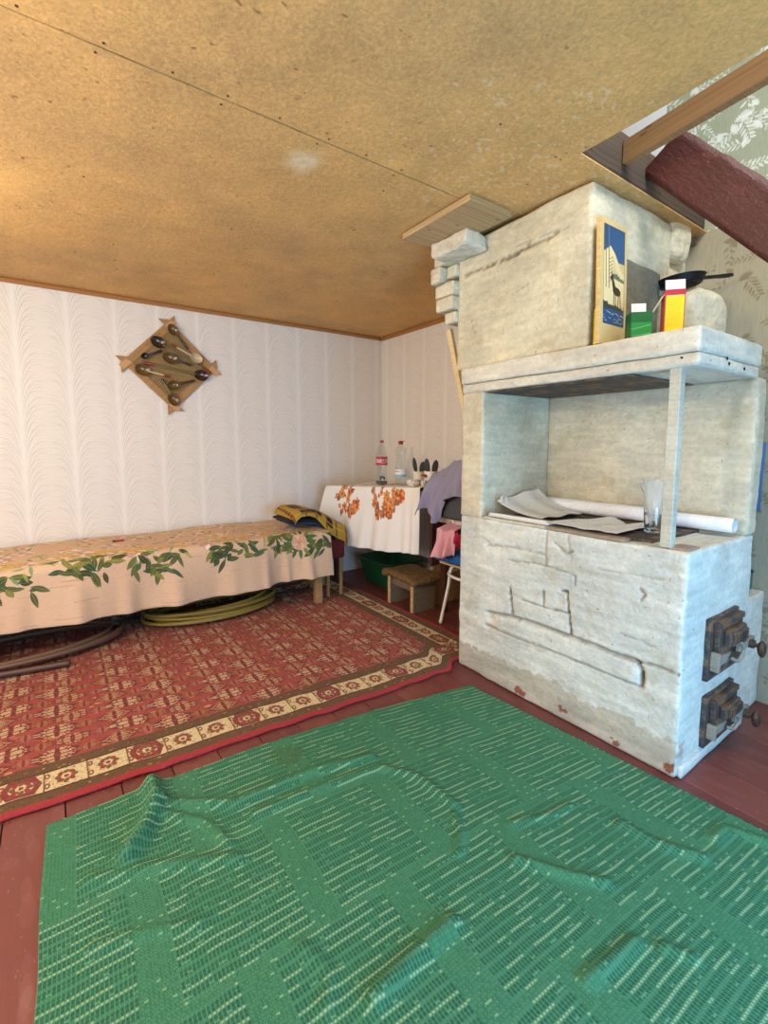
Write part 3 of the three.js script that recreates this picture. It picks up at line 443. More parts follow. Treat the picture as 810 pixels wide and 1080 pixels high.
// ---- stair opening: joists, header, board and the red stringer
{
  const hd = thing('header_beam', 'dark sooty timber header above the stove at the stair opening', 'beam');
  part('beam', roughBox({ x0: HOLE.x - 0.02, x1: ROOM.x1 - 0.002, y0: 2.136, y1: 2.3, z0: -1.055, z1: HOLE.z - 0.006, seg: 0.02, r: 0.006, amp: 0.004 }), std({ map: rep(grainTex([86, 70, 56], [42, 33, 26], 31), 2, 4) }), hd);
  const j2 = thing('wooden_batten', 'pale sawn batten crossing the stair opening beside the green wallpaper', 'beam');
  part('beam', bar(V(1.8, 2.225, HOLE.z + 0.0), V(1.52, 2.2, 0.6), 0.035, 0.08), midWood, j2);
  const st = thing('stair_stringer', 'dark red painted stair stringer sloping up into the ceiling opening', 'stringer');
  const X = 1.96, a = onX(676, 183, X), b = onX(809, 277, X), c = onX(718, 135, X), dir = b.clone().sub(a); dir.x = 0; const t = (0.62 - a.z) / dir.z, end = a.clone().addScaledVector(dir, t);
  const off = c.clone().sub(a), pts = [[a.z, a.y], [c.z, c.y], [end.z + off.z, end.y + off.y], [end.z, end.y]];
  const n = 70, g = sheet(n, 8, (u, v) => { const lo = [mix(pts[0][0], pts[3][0], u), mix(pts[0][1], pts[3][1], u)], hi = [mix(pts[1][0], pts[2][0], u), mix(pts[1][1], pts[2][1], u)], k = v + (v > 0.9 ? 0.05 * (noise(u * 60, 3) - 0.5) : 0); return [X + 0.002 * noise(u * 40, v * 5), Math.max(0.002, mix(lo[1], hi[1], k)), mix(lo[0], hi[0], k)]; }, (u, v) => [u * 2.6, v * 0.25], 0.035);
  const redTex = canvasTex(1024, 256, (q, w, h) => { const r = rng(9); q.fillStyle = '#4c1f19'; q.fillRect(0, 0, w, h); for (let k = 0; k < 2600; k++) { q.globalAlpha = 0.06 + 0.2 * r(); q.fillStyle = ['#3d1510', '#9a564a', '#823a2e', '#2c0f0c'][Math.floor(r() * 4)]; q.beginPath(); q.ellipse(r() * w, r() * h, 1 + 6 * r(), 1 + 3 * r(), 0, 0, 7); q.fill(); } for (let k = 0; k < 12; k++) { q.globalAlpha = 0.12; q.fillStyle = r() < 0.5 ? '#a8685c' : '#320f0a'; q.beginPath(); q.ellipse(r() * w, r() * h, 20 + 60 * r(), 10 + 30 * r(), 0, 0, 7); q.fill(); } });
  part('foot_post', box(X - 0.04, X - 0.001, 0.001, end.y + 0.1, 0.52, 0.6, 0.004), darkWood, st);
  part('board', g, std({ map: rep(redTex, 1 / 1.1, 4), roughness: 0.5, bumpMap: rep(plasterBump, 3, 3), bumpScale: 0.004 }), st);
  const bd = thing('ceiling_board', 'short weathered plank fixed under the ceiling over the far stove corner', 'board');
  part('plank', box(1.385, 1.63, 2.1, 2.126, -1.81, -1.375, 0.003), std({ map: rep(grainTex([190, 162, 118], [120, 92, 60], 47), 3, 3) }), bd);
  const sp = thing('wooden_strip', 'narrow pale wooden lath slanting down the far side of the stove', 'lath');
  const p0 = onX(474, 350, 1.72), p1 = onX(488, 445, 1.72); part('lath', bar(V(1.72, p0.y + 0.01, p0.z), V(1.76, p1.y - 0.1, p1.z + 0.02), 0.03, 0.02, V(1, 0, 0)), std({ map: rep(grainTex([226, 206, 160], [186, 160, 112], 51), 3, 3) }), sp);
  const ip = thing('small_pan', 'small black iron pan wedged between the stepped stove bricks', 'pan');
  const q0 = onX(462, 253, 1.61), g2 = [tube([[1.612, q0.y, q0.z], [1.615, q0.y - 0.01, q0.z + 0.05], [1.63, q0.y - 0.02, q0.z + 0.1]], 0.009, 12, 8), new THREE.TorusGeometry(0.014, 0.005, 8, 18).rotateY(Math.PI / 2).translate(1.612, q0.y, q0.z)];
  part('handle', g2, blackIron, ip); part('pan_edge', box(1.612, 1.7, q0.y - 0.04, q0.y - 0.004, q0.z + 0.045, q0.z + 0.12, 0.01), blackIron, ip);
}
// ------------------------------------------------------------------ carpets
{ // red patterned carpet
  const t = thing('red_carpet', 'red oriental carpet with cream floral border beside the bed', 'carpet');
  const RX0 = -1.25, RX1 = 1.93, D = 1.86, W = RX1 - RX0, TW = 2048, TH = 1200, S = TW / W;
  const tex = canvasTex(TW, TH, (g, w, h) => {
    const r = rng(77), red = '#98403c', dk = '#6b2a26', cream = '#d8c39a', gold = '#8f6a3a', rose = '#b5484c';
    g.fillStyle = red; g.fillRect(0, 0, w, h);
    for (let k = 0; k < 5000; k++) { g.globalAlpha = 0.25; g.fillStyle = [rose, dk, '#8a3430'][Math.floor(r() * 3)]; g.fillRect(r() * w, r() * h, 3 + r() * 10, 2 + r() * 5); }
    g.globalAlpha = 1;
    // brown vines and pink buds under the medallions
    for (let k = 0; k < 1500; k++) { g.globalAlpha = 0.75; g.strokeStyle = ['#6a3a22', '#7a4a28', '#8a5a34', '#5a2a20'][k % 4]; g.lineWidth = 2 + 2.5 * r(); const x = r() * w, y = r() * h, d = 10 + 16 * r(); g.beginPath(); g.arc(x, y, d, r() * 6.28, r() * 6.28 + 2.5); g.stroke(); }
    for (let k = 0; k < 2600; k++) { g.globalAlpha = 0.85; g.fillStyle = ['#c06a64', '#b4565a', '#a8743e', '#c89468', '#6a2822', '#7a4426'][Math.floor(r() * 6)]; const s = 2.5 + 5 * r(); g.beginPath(); g.ellipse(r() * w, r() * h, s * 1.3, s * 0.8, 0, 0, 7); g.fill(); }
    g.globalAlpha = 1;
    const medal = (x, y, s, c, seed) => { // stacked knotted dashes, mirrored
      const q = rng(seed), rows = 5; g.fillStyle = '#6b2a22'; g.beginPath(); g.ellipse(x, y, s * 1.15, s * 0.62, 0, 0, 7); g.fill();
      for (let k = -rows; k <= rows; k++) { const f = 1 - Math.abs(k) / (rows + 1), len = s * (0.25 + 0.95 * f * (0.7 + 0.5 * hsh(Math.abs(k), seed, 4))), yy = y + k * s * 0.115; g.fillStyle = (Math.abs(k) + seed) % 3 === 1 ? '#a8643e' : c; const gap = s * (0.06 + 0.1 * hsh(Math.abs(k), seed, 9)); for (const sd of [-1, 1]) { g.fillRect(sd > 0 ? x + gap : x - gap - len * 0.42, yy - s * 0.04, len * 0.42, s * 0.07); g.fillRect(sd > 0 ? x + gap + len * 0.52 : x - gap - len * 0.82, yy - s * 0.03, len * 0.3, s * 0.06); } }
      g.fillStyle = '#8a3a34'; g.fillRect(x - s * 0.1, y - s * 0.08, s * 0.2, s * 0.16);
    };
    const dx = 0.1 * S, dy = 0.088 * S;
    for (let j = 0; j * dy < h + dy; j++) for (let i = 0; i * dx < w + dx; i++) { const kind = (i + (j % 2) * 2) % 4; medal((i + (j % 2) * 0.5) * dx, j * dy, [46, 26, 36, 24][kind] * (S / 660), ['#dccaa0', '#b98a58', '#cfb88c', '#c48a78'][kind], 10 + kind + 4 * (j % 2)); }
    // border bands from the outer edge inwards
    const band = (o, width, f) => { g.save(); g.beginPath(); g.rect(o, o, w - 2 * o, h - 2 * o); g.rect(o + width, o + width, w - 2 * (o + width), h - 2 * (o + width)); g.clip('evenodd'); f(); g.restore(); };
    const m = (x) => x * S;
    band(0, m(0.03), () => { g.fillStyle = '#9a2a30'; g.fillRect(0, 0, w, h); });
    const guard = (o, wd, seed) => band(m(o), m(wd), () => { g.fillStyle = '#5e4428'; g.fillRect(0, 0, w, h); const q = rng(seed); for (let k = 0; k < 9000; k++) { g.fillStyle = ['#a98a5c', '#7c5a34', '#3c2618', '#8f4a38'][Math.floor(q() * 4)]; const x = q() * w, y = q() * h; g.fillRect(x, y, 2 + 7 * q(), 2 + 3 * q()); } });
    guard(0.03, 0.045, 5); guard(0.185, 0.055, 6);
    band(m(0.075), m(0.11), () => {
      g.fillStyle = '#cdb98c'; g.fillRect(0, 0, w, h); const c = 0.13, step = 0.125;
      const cell = (x, y, k, vert) => { const s = m(0.05); g.save(); g.translate(x, y); g.scale(0.82, 1); if (vert) g.rotate(Math.PI / 2); if (k % 3 === 0) { g.fillStyle = '#7e342e'; g.beginPath(); g.moveTo(-s * 1.4, 0); g.lineTo(-s * 0.9, -s); g.lineTo(s * 0.9, -s); g.lineTo(s * 1.4, 0); g.lineTo(s * 0.9, s); g.lineTo(-s * 0.9, s); g.fill(); g.fillStyle = '#cdb98c'; g.beginPath(); g.ellipse(0, 0, s * 0.85, s * 0.62, 0, 0, 7); g.fill(); }
        for (let a = 0; a < 8; a++) { g.fillStyle = a % 2 ? '#8f3a34' : '#6a5430'; g.beginPath(); g.ellipse(Math.cos(a * 0.785) * s * 0.58, Math.sin(a * 0.785) * s * 0.52, s * 0.27, s * 0.19, a, 0, 7); g.fill(); }
        g.fillStyle = '#7e342e'; g.fillRect(-s * 0.15, -s * 0.15, s * 0.3, s * 0.3); g.strokeStyle = '#6a5430'; g.lineWidth = 2.5; g.strokeRect(s * 1.5, -s * 1.1, 1, s * 2.2);
        for (const t2 of [-1, 1]) { g.fillStyle = '#7a4a34'; g.beginPath(); g.ellipse(s * 1.72, t2 * s * 0.55, s * 0.22, s * 0.3, 0, 0, 7); g.fill(); g.fillStyle = '#d9c79c'; g.beginPath(); g.ellipse(s * 1.72, t2 * s * 0.55, s * 0.09, s * 0.12, 0, 0, 7); g.fill(); } g.restore(); };
      for (let x = m(0.1), k = 0; x < w; x += m(step), k++) { cell(x, m(c), k); cell(x, h - m(c), k + 1); } for (let y = m(0.1), k = 0; y < h; y += m(step), k++) { cell(m(c), y, k, 1); cell(w - m(c), y, k, 1); }
      const q = rng(3); for (let k = 0; k < 26000; k++) { g.globalAlpha = 0.6; g.fillStyle = ['#8f7a4c', '#a05a44', '#5a4630'][Math.floor(q() * 3)]; g.fillRect(q() * w, q() * h, 2 + 4 * q(), 2 + 2 * q()); } g.globalAlpha = 1;
    });
    for (const o of [0.074, 0.184]) { g.strokeStyle = '#3a2418'; g.lineWidth = 4; g.strokeRect(m(o), m(o), w - 2 * m(o), h - 2 * m(o)); }
    // knots and wear
    for (let k = 0; k < 26000; k++) { g.globalAlpha = 0.12; g.fillStyle = r() < 0.55 ? '#2c120e' : '#f0d8b0'; g.fillRect(r() * w, r() * h, 1 + 3 * r(), 1 + r()); } g.globalAlpha = 1;
  });
  const pile = pixelTex(256, 256, (u, v) => { const k = 255 * tf(u, v, 64, 8, 2); return [k, k, k]; }, false);
  const z1 = (x) => mix(-1.745, -1.655, (x + 0.2) / 1.9) + 0.007 * (noise(x * 12, 2) - 0.5) * 2 - 0.065 * sstep(1.58, 1.68, x);
  const g = sheet(160, 80, (u, v) => { const x = RX0 + u * W + (u > 0.98 ? 0.004 * noise(v * 40, 1) : 0), zf = z1(x), z = zf - v * D, e = Math.min(v * D, (1 - u) * W); return [x, 0.0095 + 0.006 * fbm(x * 3, z * 3, 5, 2) * sstep(0, 0.2, e) + (v < 0.02 ? 0.004 * (noise(x * 20, 7) - 0.3) : 0), z]; }, (u, v) => [u, v], 0.008);
  part('pile', g, phy({ map: tex, roughness: 1, sheen: 0.25, sheenColor: new THREE.Color(0.5, 0.3, 0.25), bumpMap: rep(pile, 14, 8), bumpScale: 0.003 }), t);
  const fr = rng(5), th = []; for (let k = 0; k < 40; k++) { const x = RX0 + 0.9 + fr() * 2.0, z = z1(x); th.push(tube([[x, 0.006, z - 0.002], [x + 0.01 * (fr() - 0.5), 0.008, z + 0.008], [x + 0.03 * (fr() - 0.5), 0.002, z + 0.012 + 0.02 * fr()]], 0.0008, 6, 4)); }
  part('loose_thread', th, fabric(0x7a3a30), t);
}
{ // green woven floor cover with creases
  const t = thing('green_floor_cover', 'green woven floor cover with pale dotted rows and creases', 'rug');
  const c00 = [-0.08, -1.645], c10 = [1.56, -1.49], c01 = [-0.1, 0.72], c11 = [1.76, 0.72];
  const W = 1.75, D = 2.35, TW = 2048, TH = 2048;
  const tex = canvasTex(TW, TH, (g, w, h) => {
    const r = rng(19); g.fillStyle = '#33704f'; g.fillRect(0, 0, w, h);
    const cw = w / (W / 0.0088), rh = h / (D / 0.0082), rows = Math.ceil(h / rh), cols = Math.ceil(w / cw);   // one stitch
    for (let j = 0; j < rows; j++) {
      let run = 0, on = false; const band = Math.floor(j / 45);
      for (let i = 0; i < cols; i++) {
        const x = i * cw, y = j * rh, ii = i + (band % 2) * 21, plain = (ii % 42) < 9 || (j % 45) > 42;
        if (--run <= 0) { on = r() < 0.5; run = 2 + Math.floor(r() * (on ? 8 : 7)); }
        const chain = j % 3 === 0;
        if (plain) { g.globalAlpha = 0.5; g.fillStyle = r() < 0.5 ? '#558f6e' : '#285e42'; g.fillRect(x + cw * 0.15, y + rh * 0.1, cw * 0.3, rh * 0.7); g.fillStyle = '#689c7c'; g.fillRect(x + cw * 0.6, y + rh * 0.3, cw * 0.22, rh * 0.5); if (chain && r() < 0.12) { g.globalAlpha = 0.6; g.fillStyle = '#a8bf90'; g.fillRect(x, y, cw, rh * 0.5); } continue; }
        g.globalAlpha = 0.8; g.fillStyle = chain ? '#276347' : r() < 0.5 ? '#175038' : '#1d5b40'; g.beginPath(); g.ellipse(x + cw / 2, y + rh / 2, cw * 0.4, rh * 0.44, 0, 0, 7); g.fill();
        g.globalAlpha = 0.35; g.fillStyle = '#7cb492'; g.fillRect(x, y, cw * 0.16, rh); 
        if (chain) { g.globalAlpha = on ? 0.7 : 0.3; g.fillStyle = on ? '#93ae86' : '#6fa684'; g.beginPath(); g.ellipse(x + cw / 2, y + rh * 0.5, cw * 0.42, rh * 0.42, 0, 0, 7); g.fill(); if (on) { g.fillStyle = '#b6c49c'; g.fillRect(x + cw * 0.35, y + rh * 0.3, cw * 0.3, rh * 0.3); } }
        else if (j % 3 === 2 && r() < 0.1) { g.globalAlpha = 0.5; g.fillStyle = '#8fb492'; g.fillRect(x, y + rh * 0.2, cw, rh * 0.5); }
      }
    }
    for (let k = 0; k < 14000; k++) { g.globalAlpha = 0.1; g.fillStyle = r() < 0.5 ? '#0b3a2b' : '#d8eec8'; g.fillRect(r() * w, r() * h, 2 + 4 * r(), 1 + 2 * r()); }
    // old drink stain at the edge
    for (let k = 0; k < 260; k++) { g.globalAlpha = 0.05; g.fillStyle = '#4a5a30'; const a = r() * 6.28, d = Math.sqrt(r()) * 70; g.beginPath(); g.ellipse(0.44 * w + Math.cos(a) * d, 0.045 * h + Math.sin(a) * d * 0.7, 8 + 12 * r(), 6 + 9 * r(), 0, 0, 7); g.fill(); }
    g.globalAlpha = 1;
  });
  // creases as photographed on the floor: pixel polylines, height, half width
  const F = (a) => a.map(([x, y]) => { const p = onY(x, y, 0.01); return [p.x, p.z]; });
  const creases = [[F([[158, 824], [165, 850], [150, 885], [135, 905]]), 0.04, 0.028], [F([[166, 850], [250, 848], [330, 815], [392, 800]]), 0.017, 0.022], [F([[160, 858], [215, 868], [240, 890]]), 0.012, 0.02], [F([[95, 930], [170, 915], [250, 905]]), 0.012, 0.025], [F([[270, 860], [330, 835], [400, 810], [440, 820], [480, 850]]), 0.012, 0.02],
    [F([[395, 1055], [440, 1010], [478, 975]]), 0.02, 0.022], [F([[545, 908], [600, 925], [640, 933]]), 0.014, 0.016], [F([[655, 870], [690, 890], [740, 905]]), 0.012, 0.02], [F([[755, 885], [765, 875], [810, 890]]), 0.012, 0.02], [F([[620, 1035], [650, 1010], [670, 995]]), 0.012, 0.018], [F([[700, 1000], [730, 1012]]), 0.01, 0.016], [F([[100, 1000], [150, 985], [210, 975]]), 0.008, 0.02], [F([[480, 860], [488, 880], [484, 900]]), 0.01, 0.012], [F([[540, 870], [580, 860], [600, 850]]), 0.008, 0.014], [F([[320, 1000], [350, 1030], [345, 1060]]), 0.008, 0.02]];
  const g = sheet(300, 380, (u, v) => {
    const ex = 0.012 * (noise(v * 9, 3) - 0.5) * 2, lx = mix(c00[0], c01[0], v) + ex - 0.03 * Math.sin(v * 3.1), rx = mix(c10[0], c11[0], v), x = mix(lx, rx, u);
    const zt = mix(c00[1], c10[1], Math.pow(u, 1.15)) - 0.05 * Math.sin(Math.PI * u) * 0.9 + 0.006 * (noise(u * 30, 9) - 0.5), z = mix(zt, 0.72, v);
    let y = 0.0055 + 0.0035 * fbm(x * 5, z * 5, 2, 2);
    for (const [pl, hgt, hw] of creases) { const q = polyDist(pl, x, z); if (q < hw * 2.6) y += hgt * Math.exp(-(q * q) / (hw * hw * 0.8)); }
    return [x, y, z];
  }, (u, v) => [u, 1 - v], 0.004);
  part('weave', g, phy({ map: tex, roughness: 0.9, sheen: 0.35, sheenRoughness: 0.5, bumpMap: rep(clothBump, 6, 5), bumpScale: 0.002 }), t);
}

// ------------------------------------------------------------------ the bed and what lies under it
{
  const bed = thing('wooden_bed', 'low wooden bed along the plume-papered wall under a floral spread', 'bed');
  part('mattress', box(-1.22, 1.55, 0.33, 0.515, -3.6, -2.935, 0.04, 4), fabric(0x7c6a58), bed);
  part('side_rail', box(-1.22, 1.55, 0.2, 0.33, -2.965, -2.94, 0.004), darkWood, bed); part('side_rail', box(-1.22, 1.55, 0.2, 0.33, -3.6, -3.575, 0.004), darkWood, bed);
  part('end_rail', box(1.52, 1.55, 0.2, 0.33, -3.57, -2.97, 0.004), darkWood, bed);
  for (const [x, z] of [[1.475, -2.965], [1.475, -3.59], [-1.15, -2.965], [-1.15, -3.59]]) part('leg', box(x, x + 0.05, 0.017, 0.22, z, z + 0.05, 0.004), midWood, bed);
  for (let k = 0; k < 7; k++) part('slat', box(-1.1 + k * 0.4, -1.0 + k * 0.4, 0.31, 0.33, -3.57, -2.97, 0.003), midWood, bed);
  // spread: lies over the bed top and hangs over the front
  const sp = thing('floral_bedspread', 'peach bedspread with green leaf garlands hanging over the bed front', 'bedspread');
  const XL = -1.25, XR = 1.585, W = XR - XL, TOP = 0.66, DROP = 0.3, LEN = TOP + DROP;
  const tex = canvasTex(2048, 700, (g, w, h) => {
    const r = rng(31); g.fillStyle = '#d2b193'; g.fillRect(0, 0, w, h); const sx = w / W, sy = h / LEN, edge = h * TOP / LEN;
    for (let k = 0; k < 30000; k++) { g.globalAlpha = 0.16; g.fillStyle = ['#f2d8c0', '#b07c60', '#c89478'][Math.floor(r() * 3)]; g.fillRect(r() * w, r() * h, 2 + 8 * r(), 1 + 2 * r()); }
    const leaf = (x, y, a, L, Wd, c) => { g.save(); g.translate(x, y); g.rotate(a); g.fillStyle = c; g.beginPath(); g.moveTo(0, 0); g.quadraticCurveTo(L * 0.45, -Wd, L, 0); g.quadraticCurveTo(L * 0.45, Wd, 0, 0); g.fill(); g.globalAlpha *= 0.5; g.strokeStyle = '#c8c890'; g.lineWidth = 1.4; g.beginPath(); g.moveTo(0, 0); g.lineTo(L * 0.9, 0); g.stroke(); g.restore(); };
    const flower = (x, y, s, c, c2) => { for (let i = 0; i < 7; i++) { g.save(); g.translate(x, y); g.rotate(i * 0.9); g.fillStyle = i % 2 ? c : c2; g.beginPath(); g.ellipse(s * 0.55, 0, s * 0.5, s * 0.32, 0, 0, 7); g.fill(); g.strokeStyle = '#8a6a70'; g.lineWidth = 1.2; g.stroke(); g.restore(); } g.fillStyle = '#c8963c'; g.beginPath(); g.arc(x, y, s * 0.25, 0, 7); g.fill(); };
    // soft flowers over the top
    for (let k = 0; k < 320; k++) { g.globalAlpha = 0.85; const x = r() * w, y = r() * edge * 0.96, kd = r(); if (kd < 0.5) flower(x, y, (0.03 + 0.035 * r()) * sx, ['#d8a458', '#c48c8c', '#dcb868', '#b48ca0'][Math.floor(r() * 4)], '#ecdcc0'); else leaf(x, y, r() * 6.28, (0.05 + 0.05 * r()) * sx, 0.014 * sx, ['#6f8a50', '#a08c40', '#587a4a'][Math.floor(r() * 3)]); }
    // curling stems
    for (let k = 0; k < 60; k++) { g.globalAlpha = 0.5; g.strokeStyle = ['#9a8a4c', '#7a9060', '#a07884'][k % 3]; g.lineWidth = 2; const x = r() * w, y = r() * edge; g.beginPath(); g.moveTo(x, y); g.bezierCurveTo(x + 40, y - 30, x + 90, y + 40, x + 130 * (r() - 0.3), y + 50 * (r() - 0.5)); g.stroke(); }
    // garland of dark leaves along the front edge
    for (let x = 0.2 * sx; x < w - 0.1 * sx; ) {
      const n = 9 + Math.floor(r() * 7), span = (0.14 + 0.16 * r()) * sx, y0 = edge + (0.0 + 0.05 * (r() - 0.3)) * sy;
      for (let i = 0; i < n * 2.4; i++) { const px = x + r() * span, py = y0 + (r() - 0.35) * 0.12 * sy, a = (r() < 0.5 ? 0.6 : 2.5) + (r() - 0.5) * 1.6; g.globalAlpha = 0.95; leaf(px, py, a, (0.05 + 0.05 * r()) * sx, (0.02 + 0.012 * r()) * sx, ['#343f20', '#47522a', '#2c4430', '#5c6430', '#4a5a34', '#7a7636'][Math.floor(r() * 6)]); }
      for (let i = 0; i < 5; i++) { g.globalAlpha = 0.85; flower(x + r() * span, y0 - (0.08 + 0.08 * r()) * sy, (0.025 + 0.02 * r()) * sx, '#d8a83c', '#e6c46a'); g.globalAlpha = 0.8; leaf(x + r() * span, y0 - 0.09 * sy * r(), r() * 6.28, 0.06 * sx, 0.016 * sx, ['#7a9a50', '#5a8a58', '#9aa04a'][i % 3]); }
      x += span + (0.03 + 0.1 * r()) * sx;
    }
    // big pale rose ringed by leaves near the foot end
    { const x = w - 0.24 * sx, y = edge + 0.045 * sy; g.globalAlpha = 1; for (let i = 0; i < 13; i++) leaf(x + Math.cos(i * 0.5) * 0.05 * sx, y + Math.sin(i * 0.5) * 0.045 * sx, i * 0.5, 0.075 * sx, 0.024 * sx, ['#44642e', '#35572f', '#6f7c36'][i % 3]); g.fillStyle = '#e0b294'; g.beginPath(); g.arc(x, y, 0.055 * sx, 0, 7); g.fill(); flower(x, y, 0.05 * sx, '#e4b898', '#d8a486'); }
    // rusty water marks on the hanging part
    for (let k = 0; k < 40; k++) { g.globalAlpha = 0.2; g.fillStyle = '#8a4a30'; g.fillRect(r() * w, edge + r() * (h - edge), 20 + 120 * r(), 1.5 + 3 * r()); } g.globalAlpha = 1;
  });
  const bow = (x) => 0.025 * Math.sin((x + 0.3) * 1.7);
  const g = sheet(220, 70, (u, v) => {
    const x = XL + u * W, s = v * LEN, R = 0.045, front = -2.905 + 0.012 * Math.sin(x * 9) * 0.6; let y, z; const topY = 0.535 + 0.014 * (fbm(x * 3, s * 3, 1, 3) - 0.5) * 2 - 0.02 * sstep(0.3, -0.6, x);
    const flat = TOP - R * 0.8, arc = R * 1.57;
    if (s < flat) { z = -3.605 + s * ((front - R + 3.605) / flat); y = topY; }
    else if (s < flat + arc) { const a = (s - flat) / R; z = front - R + R * Math.sin(a); y = topY - R + R * Math.cos(a); }
    else { const d = s - flat - arc, k = d / DROP; z = front + k * (0.012 + 0.026 * Math.sin(x * 13 + 2 * noise(x * 3, 1)) + 0.02 * Math.pow(Math.abs(Math.sin(x * 12 + 4 * noise(x * 2, 5))), 6) * 1.6) * (x > 1.3 ? 1.3 : 1); y = topY - R - d * (1.0 + 0.05 * Math.sin(x * 2.2)); if (y < 0.21) y = 0.21 + (y - 0.21) * 0.2; }
    return [x, y + 0.003 * (fbm(x * 20, s * 20, 8, 2) - 0.5), z];
  }, (u, v) => [u, 1 - v], 0.004);
  part('cloth', g, fabric(0xffffff, { map: tex, bumpScale: 0.001 }), sp);
  // a red lighter on the spread
  const li = thing('cigarette_lighter', 'small red lighter lying on the bedspread', 'lighter');
  const lp = onY(127, 571, 0.545); const lg = new THREE.Group();
  const bodyM = part('body', box(-0.028, 0.02, 0, 0.011, -0.007, 0.007, 0.004), phy({ color: 0xb02018, roughness: 0.3 }), li), capM = part('cap', box(-0.044, -0.027, 0, 0.011, -0.007, 0.007, 0.003), std({ color: 0x1a1416, roughness: 0.4 }), li);
  li.position.set(lp.x, 0.546, lp.z); li.rotation.y = 0.1;
  // hoses under the bed
  const coil = (cx, cz, a, b, turns, r, seed, y0) => { const q = rng(seed), pts = []; for (let k = 0; k <= turns * 22; k++) { const t = k / 22, an = t * 6.283, j = Math.floor(t), f = 1 - 0.06 * (j % 3) + 0.05 * (hsh(j, seed, 1) - 0.5); pts.push(V(cx + Math.cos(an) * a * f + 0.02 * (hsh(j, seed, 2) - 0.5), y0 + r + r * 1.9 * Math.floor(j / 2) * 0.9 + 0.012 * (1 + Math.sin(an * 1 + j)), cz + Math.sin(an) * b * f)); } return pts; };
  const yh = thing('yellow_hose', 'coil of yellow garden hose under the bed', 'hose');
  part('hose', tube(coil(0.83, -3.2, 0.43, 0.235, 9.3, 0.0095, 3, 0.018), 0.0095, 900, 10), std({ color: 0x8f7630, roughness: 0.5 }), yh);
  const cf = onY(303, 640, 0.06); part('hose_fitting', new THREE.CylinderGeometry(0.018, 0.018, 0.05, 14).rotateZ(1.3).translate(1.29, 0.06, -3.02), std({ color: 0x5a4a2c, roughness: 0.5 }), yh);
  const dh = thing('dark_hose', 'coil of brown rubber hose under the bed', 'hose');
  part('hose', tube(coil(-0.22, -3.14, 0.5, 0.25, 3.4, 0.013, 9, 0.018), 0.013, 420, 10), std({ color: 0x6a4c3a, roughness: 0.5 }), dh);
  const pp = thing('metal_pipe', 'short straight brown pipe lying by the hose on the carpet', 'pipe');
  part('pipe', tube([[-0.42, 0.034, -2.875], [-0.2, 0.034, -2.84], [0.0, 0.034, -2.81]], 0.016, 12, 14), std({ color: 0x54403a, roughness: 0.45, metalness: 0.3 }), pp);
}
